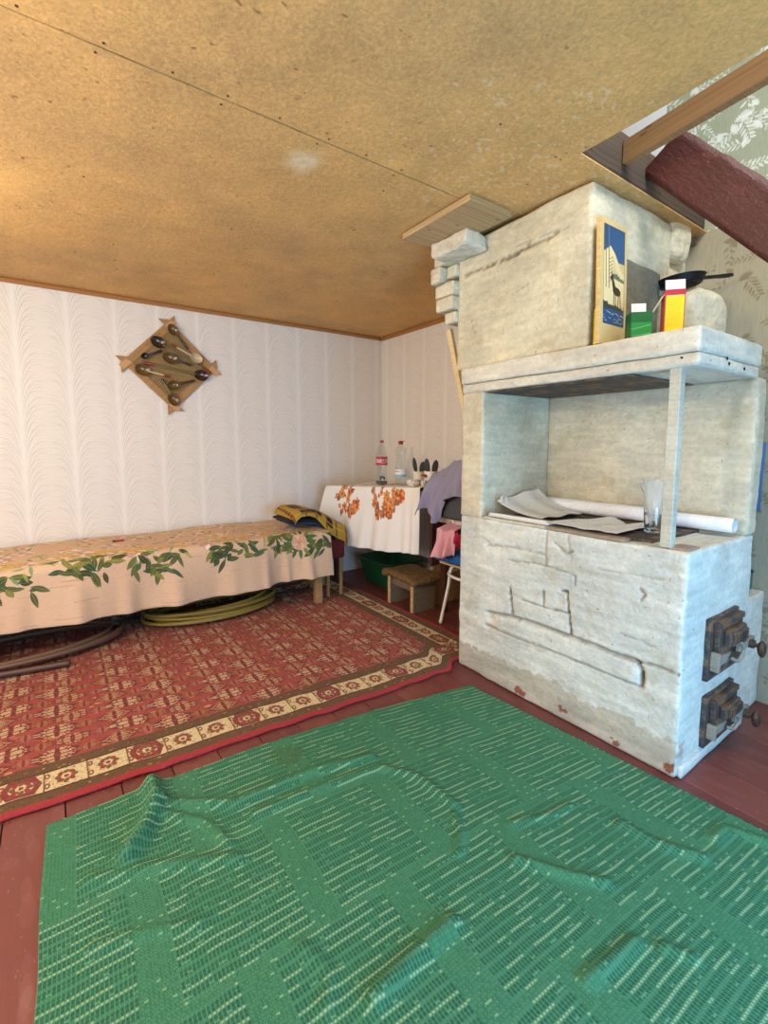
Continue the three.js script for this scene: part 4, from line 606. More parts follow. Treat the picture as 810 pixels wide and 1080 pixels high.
// ------------------------------------------------------------------ chair with folded blanket at the foot of the bed
{
  const c = thing('upholstered_seat', 'low red-brown upholstered seat on wooden legs between bed and table', 'seat');
  part('cushion', box(1.6, 1.76, 0.3, 0.455, -3.33, -2.99, 0.02, 4), fabric(0xffffff, { map: canvasTex(256, 256, (g, w, h) => { g.fillStyle = '#5e1c18'; g.fillRect(0, 0, w, h); const r = rng(8); g.lineWidth = 9; for (let k = 0; k < 14; k++) { g.strokeStyle = ['#8a6a3a', '#2e0e0c', '#7a2a20'][k % 3]; g.beginPath(); g.ellipse(r() * w, r() * h, 20 + 30 * r(), 12 + 16 * r(), r() * 3, 0.4, 4.6); g.stroke(); } }) }), c);
  for (const [x, z] of [[1.735, -3.02], [1.735, -3.3], [1.625, -3.02], [1.625, -3.3]]) part('leg', new THREE.CylinderGeometry(0.018, 0.013, 0.29, 12).translate(x, 0.162, z), midWood, c);
  const b = thing('folded_blanket', 'folded yellow and dark brown checked blanket on the seat by the bed', 'blanket');
  const bt = canvasTex(512, 512, (g, w, h) => { g.fillStyle = '#a8842e'; g.fillRect(0, 0, w, h); const r = rng(14); g.fillStyle = '#2a160e'; for (const [x, y, a, q] of [[60, 60, 190, 110], [300, 40, 60, 200], [60, 230, 90, 220], [220, 300, 230, 80], [400, 160, 80, 90]]) g.fillRect(x, y, a, q); g.strokeStyle = '#6a3a18'; g.lineWidth = 14; for (let k = 0; k < 6; k++) { g.beginPath(); g.moveTo(k * 100, 0); g.lineTo(k * 90 + 30, h); g.stroke(); } g.strokeStyle = '#c8a84a'; g.lineWidth = 6; for (let k = 0; k < 9; k++) { g.beginPath(); g.moveTo(0, k * 60 + 20); g.lineTo(w, k * 60); g.stroke(); } for (let k = 0; k < 9000; k++) { g.globalAlpha = 0.12; g.fillStyle = r() < 0.5 ? '#000' : '#ffe0a0'; g.fillRect(r() * w, r() * h, 3, 1.5); } g.globalAlpha = 1; });
  const bm = fabric(0xffffff, { map: bt }), X0 = 1.33, X1 = 1.745, Z0 = -3.33, Z1 = -3.03;
  const topY = (x) => mix(0.63, 0.5, sstep(1.48, 1.78, x));
  const layer = (dy, th, x0, x1, z1) => sheet(40, 30, (u, v) => { const x = mix(x0, x1, u), e = Math.min(1, Math.min(u, 1 - u) * 8), f = Math.min(1, Math.min(v, 1 - v) * 7); const z = mix(Z0, z1, v); return [x, topY(x) + dy + th * (Math.sqrt(e * f) - 1) + 0.008 * (fbm(x * 14, z * 14, 3, 2) - 0.5), z]; }, (u, v) => [u, v], 0.012);
  part('upper_fold', sheet(44, 44, (u, v) => { const x = mix(X0 + 0.02, X1 + 0.02, u), z = mix(Z0, Z1 + 0.03, Math.min(1, v / 0.72)) + (v > 0.72 ? 0.02 * Math.sin((v - 0.72) / 0.28 * 1.57) : 0), dr = v > 0.66 ? (v - 0.66) / 0.34 : 0, e = Math.sqrt(Math.min(1, u * 9)) * Math.sqrt(Math.min(1, (1 - u) * 12)), t = topY(x) + 0.045; return [x, t - (1 - e) * 0.05 - dr * dr * (0.03 + 0.085 * sstep(0.25, 0.7, u)) + 0.014 * (fbm(x * 9, z * 9, 3, 2) - 0.5), z]; }, (u, v) => [u, v], 0.014), bm, b); part('middle_fold', layer(-0.012, 0.02, X0 + 0.0, X1 - 0.02, Z1 + 0.006), fabric(0x1d1a20), b); part('lower_fold', layer(-0.034, 0.02, X0 + 0.03, X1 - 0.03, Z1 - 0.004), fabric(0x2a3c58), b, 'dark blue layer');
  const fr = []; const r = rng(6); for (let k = 0; k < 26; k++) { const z = Z1 - 0.3 * r(), x = X1 - 0.02 + 0.02 * r(), y = 0.475; fr.push(tube([[x, y, z], [x + 0.02 + 0.02 * r(), y - 0.008, z + 0.01 * r()], [x + 0.03 + 0.02 * r(), y - 0.03 - 0.015 * r(), z + 0.02 * (r() - 0.5)]], 0.003, 6, 5)); }
  const f = part('fringe', fr, fabric(0xd8cfc0), b, 'white fringe');
}
// ------------------------------------------------------------------ table, cloth and the things on it
const TA = V(1.98, 0.862, -2.37), TB = V(1.82, 0.812, -3.36), TDl = TB.clone().sub(TA), TWd = V(0.545, 0, -0.088).multiplyScalar(0.98);
const tableAt = (s, t) => TA.clone().addScaledVector(TDl, s).addScaledVector(TWd, t);   // s along the front edge, t towards the wall
const tn = TDl.clone().cross(TWd).normalize();
const onTable = (px, py) => { const d = ray(px, py), t = TA.clone().sub(camera.position).dot(tn) / d.dot(tn); return d.multiplyScalar(t).add(camera.position); };
{
  const t = thing('kitchen_table', 'dark wooden table under a white floral cloth in the corner', 'table');
  const top = sheet(4, 4, (u, v) => { const p = tableAt(u * 1.1 - 0.11, v * 0.98 + 0.01); return [p.x, p.y - 0.03, p.z]; }, null, 0.025); part('table_top', top, darkWood, t);
  const legAt = (s, tt) => { const p = tableAt(s, tt); return box(p.x - 0.02, p.x + 0.02, s > 0.5 && tt < 0.5 ? 0.017 : 0.0, p.y - 0.032, p.z - 0.022, p.z + 0.022, 0.006); };
  for (const [s, tt] of [[-0.085, 0.28], [0.965, 0.1], [-0.085, 0.93], [0.965, 0.93]]) part('leg', legAt(s, tt), darkWood, t);
  const a = tableAt(-0.06, 0.06), b = tableAt(-0.06, 0.92); part('end_panel', bar(V(a.x, 0.58, a.z), V(b.x, 0.58, b.z), 0.02, 0.48), darkWood, t);
  const c = tableAt(0.04, 0.06), d = tableAt(0.96, 0.06); part('apron', bar(V(c.x, c.y - 0.08, c.z), V(d.x, d.y - 0.08, d.z), 0.02, 0.09), darkWood, t);
  const pl = thing('plywood_sheet', 'light brown plywood sheet standing under the table behind the small stool', 'board'); part('sheet', box(2.16, 2.44, 0.001, 0.4, -2.46, -2.445, 0.002), midWood, pl);

  const cl = thing('tablecloth', 'white tablecloth printed with orange flowers hanging over the table front', 'tablecloth');
  const CW = 1.2, CL = 1.0, tex = canvasTex(1200, 1000, (g, w, h) => {   // u along the table, v from the wall edge (0) to the hem (1)
    g.fillStyle = '#eceae6'; g.fillRect(0, 0, w, h); const r = rng(55), sx = w / CW;
    for (let k = 0; k < 6000; k++) { g.globalAlpha = 0.05; g.fillStyle = '#8a8a90'; g.fillRect(r() * w, r() * h, 4, 1); } g.globalAlpha = 1;
    const petal = (x, y, s, c1, c2) => { for (let i = 0; i < 6; i++) { g.save(); g.translate(x, y); g.rotate(i * 1.047 + x); g.fillStyle = i % 2 ? c1 : c2; g.beginPath(); g.ellipse(s * 0.5, 0, s * 0.55, s * 0.36, 0, 0, 7); g.fill(); g.restore(); } g.fillStyle = '#8a4420'; g.beginPath(); g.arc(x, y, s * 0.24, 0, 7); g.fill(); };
    const leaf = (x, y, a, L, c) => { g.save(); g.translate(x, y); g.rotate(a); g.fillStyle = c; g.beginPath(); g.moveTo(0, 0); g.lineTo(L * 0.3, -L * 0.35); g.lineTo(L * 0.55, -L * 0.22); g.lineTo(L, 0); g.lineTo(L * 0.55, L * 0.26); g.lineTo(L * 0.3, L * 0.34); g.fill(); g.restore(); };
    const cluster = (cx, cy, s, seed) => { const q = rng(seed); for (let k = 0; k < 15; k++) { const a = q() * 6.28, d = Math.sqrt(q()) * s; leaf(cx + Math.cos(a) * d * 1.25, cy + Math.sin(a) * d * 1.1, q() * 6.28, (0.04 + 0.035 * q()) * sx, ['#a8684c', '#b57a5c', '#8f5a48', '#c48a68'][k % 4]); } for (let k = 0; k < 6; k++) { const a = q() * 6.28, d = Math.sqrt(q()) * s; petal(cx + Math.cos(a) * d * 1.1, cy + Math.sin(a) * d, (0.022 + 0.022 * q()) * sx, ['#cc6a34', '#d88c4c', '#bc5228'][k % 3], '#dd9a58'); } };
    const ed = 0.56 / CL * h;
    cluster(0.26 * w, ed + 0.09 * sx, 0.1 * sx, 3); cluster(0.62 * w, ed + 0.085 * sx, 0.11 * sx, 8); cluster(0.36 * w, ed + 0.16 * sx, 0.05 * sx, 5); cluster(0.8 * w, ed + 0.06 * sx, 0.06 * sx, 12);
    cluster(0.72 * w, ed + 0.15 * sx, 0.06 * sx, 21); for (let k = 0; k < 5; k++) cluster((0.1 + 0.2 * k) * w, ed - 0.14 * sx - 0.15 * r() * sx, 0.07 * sx, 30 + k);
  });
  // s runs from the far end (0) to the near end (1)
  const g = sheet(140, 110, (u, v) => {
    const d = v * CL, topL = 0.56; let s = 1 - u * 1.0; const R = 0.012;
    const p = tableAt(s, 1 - Math.min(d, topL) / topL); if (d <= topL) { const sag = 0.004 * (1 - Math.abs(1 - 2 * u)); return [p.x, p.y + 0.003 + 0.0015 * noise(p.x * 20, p.z * 20) , p.z]; }
    const e = d - topL, k = e / (CL - topL), flare = (1 - u) ** 6 * 0.09 * Math.pow(k, 0.6) - u ** 8 * 0.02 * k; const q = tableAt(s + flare, 0);
    const wave = 0.012 * Math.sin(u * 19 + 1) + 0.02 * sstep(0.8, 0.93, u) * Math.sin(u * 60) + 0.01 * Math.sin(u * 41 + 2 * k), out = Math.min(e, R) + 0.035 * k + wave * k;
    const len = e * (1.0 + 0.05 * Math.sin(u * 3.3 - 0.3)) ;
    return [q.x - out * 0.98, q.y + 0.003 - Math.max(0, len - R * 0.4) - 0.03 * (1 - u) ** 5 * k, q.z + out * 0.16 - 0.05 * (1 - u) ** 6 * k];
  }, (u, v) => [u, 1 - v], 0.002);
  part('cloth', g, fabric(0xffffff, { map: tex }), cl);
}
const clear = phy({ color: 0xf4f8f8, transmission: 1, thickness: 0, roughness: 0.06, ior: 1.45, specularIntensity: 0.8 });
const clearThick = phy({ color: 0xffffff, transmission: 1, thickness: 0.004, roughness: 0.04, ior: 1.48, attenuationColor: new THREE.Color(0.8, 0.9, 0.86), attenuationDistance: 0.05 });
{
  const place = (o, px, py) => { const p = onTable(px, py); o.position.set(p.x, p.y + 0.008, p.z); return p; };
  const prof = (s, pts) => lathe(pts.map(([r, y]) => [r * s, y * s]), 32);
  // cola bottle
  const b1 = thing('soda_bottle', 'clear plastic bottle with red label and red cap', 'bottle'); place(b1, 402.5, 512.5);
  part('bottle_body', lathe([[0.001, 0.004], [0.03, 0.0], [0.043, 0.012], [0.044, 0.05], [0.041, 0.08], [0.038, 0.1], [0.042, 0.13], [0.0445, 0.15], [0.0445, 0.215], [0.043, 0.235], [0.035, 0.268], [0.022, 0.298], [0.0135, 0.312], [0.0135, 0.322]]), clear, b1);
  const lab = canvasTex(1024, 256, (g, w, h) => { g.fillStyle = '#b31420'; g.fillRect(0, 0, w, h); for (let k = 0; k < 2; k++) { const x0 = k * w / 2; g.strokeStyle = '#f4eeee'; g.lineWidth = 16; g.lineCap = 'round'; g.beginPath(); g.moveTo(x0 + 40, 190); g.bezierCurveTo(x0 + 160, 110, x0 + 300, 240, x0 + 470, 150); g.stroke(); g.fillStyle = '#f4eeee'; g.font = 'italic bold 120px serif'; g.fillText('Coca-Cola', x0 + 10, 140, 480); } });
  part('label', lathe([[0.0452, 0.152], [0.0452, 0.214]], 40), std({ map: lab, roughness: 0.4 }), b1, 'red paper label with white script');
  part('cap', lathe([[0.0155, 0.318], [0.0155, 0.334], [0.013, 0.3375], [0.0001, 0.3375]]), std({ color: 0xa01820, roughness: 0.4 }), b1);
  part('base_refraction', lathe([[0.001, 0.006], [0.03, 0.004], [0.042, 0.014], [0.0425, 0.03], [0.001, 0.033]]), std({ color: 0x6a5a58, roughness: 0.6 }), b1);  // solid coloured like the table refracted through the bottle base
  const lf = []; for (let k = 0; k < 5; k++) { const q = new THREE.SphereGeometry(0.016, 10, 8); q.scale(1, 0.5, 0.3); q.rotateZ(k * 0.7 - 1); q.translate(-0.01 + 0.008 * k, 0.05 + 0.006 * (k % 3), 0.02 - 0.008 * k); lf.push(q); } part('leaves', lf, std({ color: 0x22352a }), b1, 'dark green blobs for the refracted patch inside');  // blobs coloured as the dark patch refracted through the plastic
  b1.rotation.y = 1.0;
  // second bottle with a red pump cap and blue-white label
  const b2 = thing('oil_bottle', 'waisted clear bottle with red cap and pale blue label', 'bottle'); place(b2, 422.5, 513);
  part('bottle_body', lathe([[0.001, 0.004], [0.034, 0.0], [0.042, 0.012], [0.043, 0.06], [0.042, 0.12], [0.036, 0.15], [0.033, 0.18], [0.036, 0.21], [0.0405, 0.235], [0.039, 0.262], [0.028, 0.282], [0.017, 0.29], [0.015, 0.3]]), clear, b2);
  part('label', lathe([[0.0428, 0.065], [0.0428, 0.118]], 36), std({ map: canvasTex(512, 128, (g, w, h) => { g.fillStyle = '#dfe6ea'; g.fillRect(0, 0, w, h); g.fillStyle = '#8fb4cc'; g.fillRect(0, 90, w, 38); g.fillStyle = '#c89a8a'; g.fillRect(60, 30, 120, 20); g.fillRect(320, 30, 120, 20); g.fillStyle = '#6a9ab4'; g.fillRect(60, 60, 180, 10); }), roughness: 0.5 }), b2);
  part('cap', [lathe([[0.018, 0.296], [0.018, 0.32], [0.0001, 0.322]]), box(0.0, 0.034, 0.318, 0.322, -0.004, 0.004, 0.001)], std({ color: 0x9c2420, roughness: 0.4 }), b2);
  // tall clear glass bottle
  const b3 = thing('glass_bottle', 'empty clear glass bottle behind the white cup', 'bottle'); place(b3, 434, 511);
  part('bottle_body', lathe([[0.001, 0.004], [0.03, 0], [0.034, 0.008], [0.034, 0.16], [0.03, 0.185], [0.014, 0.215], [0.0125, 0.265], [0.0155, 0.268], [0.0155, 0.28], [0.012, 0.28]]), clear, b3);
  // patterned bowl
  const bo = thing('patterned_bowl', 'small white bowl with pink and green pattern', 'bowl'); place(bo, 436, 514.5);
  part('bowl', lathe([[0.001, 0.004], [0.026, 0.0], [0.028, 0.006], [0.046, 0.022], [0.05, 0.05], [0.0475, 0.05], [0.043, 0.024], [0.001, 0.01]], 36), std({ roughness: 0.3, map: canvasTex(512, 128, (g, w, h) => { g.fillStyle = '#e6e0d2'; g.fillRect(0, 0, w, h); const r = rng(4); for (let k = 0; k < 60; k++) { g.fillStyle = ['#b0646a', '#6a8a6a', '#c8989a'][k % 3]; g.beginPath(); g.arc(r() * w, r() * h, 4 + 7 * r(), 0, 7); g.fill(); } }) }), bo);
  // cups with utensils
  const cup = (name, label, px, py, s) => { const o = thing(name, label, 'cup'); const p = place(o, px, py); part('cup', lathe([[0.001, 0.004], [0.032, 0], [0.034, 0.004], [0.042, 0.1], [0.044, 0.104], [0.041, 0.104], [0.033, 0.01], [0.001, 0.008]].map(([a, b]) => [a * s, b * s]), 32), std({ color: 0xe9e5da, roughness: 0.35 }), o); return p; };
  const p1 = cup('white_cup', 'white cup holding a black spatula behind the bowl', 441.5, 513, 0.95), p2 = cup('white_tub', 'white tub holding black handled utensils beside the shirt', 454, 515, 1.0);
  const ut = (name, label, p, dx, dz, lean, L, wd) => { const o = thing(name, label, 'utensil'); const g = sheet(8, 14, (u, v) => [(u - 0.5) * wd * (v > 0.45 ? Math.sqrt(Math.max(0.02, 1 - Math.pow((v - 0.72) / 0.285, 2))) : 0.3), L * v, 0.006 * Math.sin(v * 3)], null, 0.003); part('blade', g, std({ color: 0x23261f, roughness: 0.45 }), o); o.position.set(p.x + dx, p.y + 0.018, p.z + dz); o.rotation.set(0.05, -0.7, lean, 'YXZ'); };
  ut('black_spatula', 'taller narrow dark spatula leaning out of the white cup', p1, -0.012, 0.006, 0.16, 0.19, 0.03); ut('kitchen_spatula', 'shorter broad dark spatula standing in the white cup', p1, 0.014, 0.0, -0.14, 0.16, 0.045);
  ut('black_ladle', 'taller narrow black ladle standing in the white tub', p2, -0.014, 0.006, 0.12, 0.18, 0.035); ut('kitchen_server', 'shorter broad dark server leaning over in the white tub', p2, 0.012, 0.0, -0.16, 0.17, 0.04);
  const j = thing('glass_jar', 'small glass jar with red lid between cup and tub', 'jar'); place(j, 447, 515.5); part('jar_body', lathe([[0.001, 0.003], [0.021, 0], [0.023, 0.006], [0.023, 0.06], [0.019, 0.066], [0.018, 0.072]]), clear, j); part('lid', lathe([[0.02, 0.068], [0.02, 0.084], [0.0001, 0.086]]), std({ color: 0x9a3430, roughness: 0.4 }), j); part('contents', lathe([[0.001, 0.004], [0.0205, 0.004], [0.0205, 0.045], [0.001, 0.047]]), std({ color: 0xcac4ae }), j);
}
// ------------------------------------------------------------------ small stool, tub, chair and clothes
{
  const s = thing('small_stool', 'small weathered wooden stool with a brown padded top', 'stool');
  part('side_board', box(1.945, 2.14, 0.0, 0.215, -2.425, -2.4, 0.003), oldWood, s); part('side_board', box(1.945, 2.14, 0.0, 0.215, -2.69, -2.665, 0.003), oldWood, s);
  part('stretcher', box(1.965, 1.985, 0.14, 0.2, -2.665, -2.425, 0.003), oldWood, s); part('edge_strip', box(1.938, 1.946, 0.001, 0.214, -2.426, -2.399, 0.002), paleWood, s); part('edge_strip', box(1.938, 1.946, 0.001, 0.214, -2.691, -2.664, 0.002), paleWood, s);
  const fur = pixelTex(256, 256, (u, v) => { const k = 0.6 + 0.8 * tf(u, v, 24, 6, 3); return [122 * k, 92 * k, 52 * k]; });
  part('padded_top', roughBox({ x0: 1.905, x1: 2.175, y0: 0.208, y1: 0.262, z0: -2.745, z1: -2.355, seg: 0.012, r: 0.026, amp: 0.006, freq: 14, warp: (v) => { const e = Math.min(v.z + 2.745, -2.355 - v.z); v.y -= 0.012 * (1 - sstep(0, 0.09, e)); } }), fabric(0xffffff, { map: rep(fur, 5, 5), bumpScale: 0.003 }), s);
  const tb = thing('green_tub', 'dark green plastic tub under the table', 'tub'), gm = std({ color: 0x0f4a30, roughness: 0.35 });
  const rr = (hx, hz, r, y, n = 8) => { const o = []; for (const [sx, sz, a0] of [[1, 1, 0], [-1, 1, 1], [-1, -1, 2], [1, -1, 3]]) for (let k = 0; k <= n; k++) { const a = (a0 + k / n) * Math.PI / 2; o.push([sx * (hx - r) + r * Math.cos(a), y, sz * (hz - r) + r * Math.sin(a)]); } o.push(o[0]); return o; };
  const rings = [rr(0.001, 0.001, 0.0005, 0.004), rr(0.14, 0.17, 0.04, 0), rr(0.15, 0.18, 0.045, 0.01), rr(0.185, 0.215, 0.05, 0.2), rr(0.205, 0.235, 0.055, 0.205), rr(0.205, 0.235, 0.055, 0.215), rr(0.18, 0.21, 0.05, 0.212), rr(0.145, 0.175, 0.045, 0.014), rr(0.001, 0.001, 0.0005, 0.012)];
  const nr = rings[0].length - 1; part('tub_body', grid(nr, rings.length - 1, (u, v) => rings[Math.round(v * (rings.length - 1))][Math.round(u * nr)]), gm, tb); tb.position.set(2.255, 0.0, -3.1);

  // white tubular chair with grey padded back
  const c = thing('tubular_chair', 'white tubular metal chair with grey padded back beside the stove', 'chair');
  const xb = 1.985, xf = 2.37, zl = -2.17, zr = -1.78;
  for (const [x, z, dx, dz] of [[xb, zl, 0.05, 0.06], [xb, zr, 0.05, -0.06], [xf, zl, -0.04, 0.06], [xf, zr, -0.04, -0.06]]) part('leg', tube([[x, 0.009, z], [x + dx * 0.6, 0.25, z + dz * 0.6], [x + dx * 0.85, 0.37, z + dz * 0.85], [x + dx * 1.4, 0.402, z + dz * 1.6]], 0.0105, 24, 10), whiteMetal, c);
  part('foot_rail', tube([[xb + 0.025, 0.335, zl + 0.04], [xb + 0.02, 0.335, zr - 0.04], [xf - 0.02, 0.335, zr - 0.04], [xf - 0.02, 0.335, zl + 0.04]], 0.009, 80, 8, true), whiteMetal, c);
  part('seat_board', box(1.955, 2.36, 0.404, 0.424, -2.16, -1.77, 0.008), paleWood, c);
  for (const z of [-2.06, -1.86]) part('back_post', tube([[2.03, 0.4, z], [2.0, 0.55, z], [1.975, 0.72, z]], 0.0105, 12, 8), whiteMetal, c);
  part('back_pad', roughBox({ x0: 1.925, x1: 1.98, y0: 0.705, y1: 0.9, z0: -2.335, z1: -1.78, seg: 0.012, r: 0.026, amp: 0.004, freq: 9, warp: (v) => { const e = sstep(-2.335, -2.2, v.z); v.y = 0.8 + (v.y - 0.8) * (0.45 + 0.55 * e) - 0.03 * (v.z + 2.3); } }), fabric(0x4a4c52, { bumpScale: 0.001 }), c, 'charcoal padded backrest');
  part('back_shell', box(1.985, 1.995, 0.66, 0.78, -2.2, -1.79, 0.004), std({ color: 0xcfc6b4 }), c);
  // clothes
  const cu = thing('blue_cushion', 'bright blue cushion on the white chair seat', 'cushion');
  part('cushion', roughBox({ x0: 1.915, x1: 2.33, y0: 0.426, y1: 0.5, z0: -2.2, z1: -1.79, seg: 0.014, r: 0.034, amp: 0.006, freq: 8 }), fabric(0x1f5d9e), cu);
  const cloth = (name, label, col, fn, nu = 30, nv = 30) => { const o = thing(name, label, 'clothing'); part('cloth', sheet(nu, nv, fn, null, 0.004), fabric(col), o); return o; };
  cloth('pink_cloth', 'pale pink cloth draped down over the blue cushion', 0xd9a0ae, (u, v) => { const z = mix(-2.1, -1.95, u) - 0.03 * v * (1 - u), w = 0.03 * Math.sin(u * 13 + v * 2) + 0.012 * Math.sin(u * 31); return [v < 0.12 ? 1.985 - v * 0.7 : 1.9 - 0.012 + w * v - 0.02 * v, 0.665 - 0.21 * v * (1 - 0.2 * u) + 0.01 * Math.sin(u * 9), z]; });
  cloth('magenta_cloth', 'crumpled magenta cloth under the grey chair back', 0xa81848, (u, v) => { const z = mix(-1.97, -1.82, u); return [1.9 - 0.01 + 0.02 * Math.sin(u * 11 + v * 5) + 0.03 * v * v, 0.645 - 0.11 * v + 0.012 * Math.sin(u * 8), z]; });
  cloth('lavender_shirt', 'lavender shirt thrown over the grey chair back', 0x8f8ca8, (u, v) => { // u along the back, v from the wall side over the ridge down the front
    const z = mix(-2.235, -1.8, u), ridge = mix(0.935, 1.13, Math.pow(u, 0.8)), hem = mix(0.7, 0.86, sstep(0.25, 0.75, u)) + 0.05 * Math.sin(u * 14) * (1 - u), f = 0.02 * Math.sin(u * 21 + v * 5) + 0.014 * Math.sin(u * 9 - v * 7) + 0.01 * Math.sin(u * 47 + v * 3); let x, y;
    if (v < 0.35) { x = 2.05 - 0.25 * v; y = ridge - 0.12 * (0.35 - v) / 0.35; } else { const k = (v - 0.35) / 0.65; x = 1.962 - 0.062 * Math.sin(Math.min(1, k * 1.6) * 1.57) + f * k - 0.012 * k; y = mix(ridge, hem, k) + 0.006 * Math.sin(u * 30); } return [x, y + 0.006 * Math.sin(u * 17), z - 0.05 * v * (1 - u)]; }, 60, 50);
  const m = thing('oven_mitt', 'small dark cloth with pink trim on the table edge behind the shirt', 'cloth');
  const mp = tableAt(0.03, 0.22); part('cloth', sheet(12, 12, (u, v) => [mp.x - 0.07 + 0.13 * u, mp.y + 0.012 + 0.05 * u * v + 0.01 * Math.sin(u * 8), mp.z - 0.02 + 0.08 * v], null, 0.008), fabric(0xa05a60), m);
}
// ------------------------------------------------------------------ panel of wooden spoons on the wall
{
  const W = thing('spoon_panel', 'diamond shaped wall panel with painted wooden spoons', 'wall decoration'), Z = ROOM.z0, c = V(0.718, 1.702, Z);
  const burlap = canvasTex(256, 256, (g, w, h) => { g.fillStyle = '#8f7448'; g.fillRect(0, 0, w, h); const r = rng(3); for (let k = 0; k < 4000; k++) { g.globalAlpha = 0.2; g.fillStyle = r() < 0.5 ? '#5e4826' : '#b89a68'; const hz = r() < 0.5; g.fillRect(r() * w, r() * h, hz ? 14 : 1.5, hz ? 1.5 : 14); } g.globalAlpha = 1; });
  const rot = (g) => { g.rotateZ(Math.PI / 4 + 0.01); g.translate(c.x, c.y, 0); return g; };
  const S = 0.205; part('backboard', rot(box(-S, S, -S, S, Z + 0.001, Z + 0.011, 0.002)), std({ map: rep(burlap, 4, 4), roughness: 0.95 }), W, 'burlap covered board');
  const strip = (x0, x1, y, tip) => rot(extrude([[x0 - tip * 2, y - 0.024], [x0 + tip, y + 0.024], [x1 + tip * 2, y + 0.024], [x1 - tip, y - 0.024]], 0.003, 0.001).translate(0, 0, Z + 0.011));
  const stripV = (y0, y1, x, tip) => rot(extrude([[x - 0.022, y0 + tip], [x + 0.022, y0 - tip * 2], [x + 0.022, y1 - tip], [x - 0.022, y1 + tip * 2]], 0.003, 0.001).translate(0, 0, Z + 0.0165));
  const sm1 = std({ map: rep(grainTex([176, 136, 88], [124, 88, 50], 61), 3, 3), roughness: 0.8 }), tipM = std({ map: rep(grainTex([206, 160, 112], [160, 112, 70], 63), 3, 3), roughness: 0.7 });
  for (const y of [-S + 0.01, S - 0.01]) part('frame_strip', strip(-S - 0.035, S + 0.035, y, 0.015), sm1, W); for (const x of [-S + 0.01, S - 0.01]) part('frame_strip', stripV(-S - 0.035, S + 0.035, x, 0.015), sm1, W);
  for (const [x, y, a] of [[-S - 0.005, S - 0.01, 0], [S + 0.0, S - 0.012, 0], [S - 0.01, -S - 0.01, 1], [-S + 0.01, -S + 0.0, 1]]) part('corner_chip', rot(box(x - (a ? 0.02 : 0.036), x + (a ? 0.02 : 0.036), y - (a ? 0.036 : 0.02), y + (a ? 0.036 : 0.02), Z + 0.0207, Z + 0.0235, 0.001)), tipM, W);
  const gold = phy({ color: 0x5e441c, roughness: 0.22, clearcoat: 0.8, clearcoatRoughness: 0.2 }), dark = phy({ color: 0x2c1c14, roughness: 0.25, clearcoat: 0.8, clearcoatRoughness: 0.2 }), khaki = phy({ color: 0x6e6234, roughness: 0.35, clearcoat: 0.5 }), cream = phy({ color: 0xc0ac88, roughness: 0.3, clearcoat: 0.6 }), redP = phy({ color: 0x8a2a20, roughness: 0.35, clearcoat: 0.5 });
  const spoons = [ // bowl x, y, handle end x, y, bowl radius, bowl, handle, tip
    [0.735, 1.945, 0.827, 1.83, 0.036, gold, dark, dark], [0.634, 1.85, 0.98, 1.672, 0.042, dark, khaki, redP], [0.548, 1.748, 0.653, 1.794, 0.022, dark, dark, dark], [0.706, 1.75, 0.842, 1.717, 0.042, gold, dark, dark], [0.882, 1.768, 0.722, 1.844, 0.038, cream, cream, redP],
    [0.53, 1.655, 0.694, 1.624, 0.042, gold, cream, redP], [0.911, 1.649, 0.532, 1.705, 0.042, dark, khaki, redP], [0.722, 1.565, 0.863, 1.609, 0.036, gold, dark, dark], [0.718, 1.467, 0.651, 1.599, 0.04, gold, khaki, dark]];
  for (const [bx, by, hx, hy, r, mb, mh, mt] of spoons) {
    const z0 = Z + 0.0195, prof = [[0.0001, 0.012], [r * 0.5, 0.014], [r * 0.85, 0.022], [r, 0.034], [r * 0.94, 0.036], [r * 0.8, 0.027], [r * 0.45, 0.019], [0.0001, 0.017]];
    const g = lathe(prof, 24); g.rotateX(Math.PI / 2); const an = Math.atan2(hy - by, hx - bx); g.scale(1.18, 0.92, 1); g.rotateZ(an); g.translate(bx, by, z0 - 0.01);
    const s = part('spoon', g, mb, W); const ux = Math.cos(an), uy = Math.sin(an), L = Math.hypot(hx - bx, hy - by);
    const at = (d, z) => V(bx + ux * d, by + uy * d, z0 + z);
    part('handle', tube([at(r * 1.0, 0.018), at(mix(r, L, 0.5), 0.02), at(L * 0.84, 0.016)], 0.0075, 16, 8), mh, s); part('handle_tip', tube([at(L * 0.83, 0.016), at(L * 0.98, 0.014)], 0.0095, 6, 8), mt, s);
  }
}
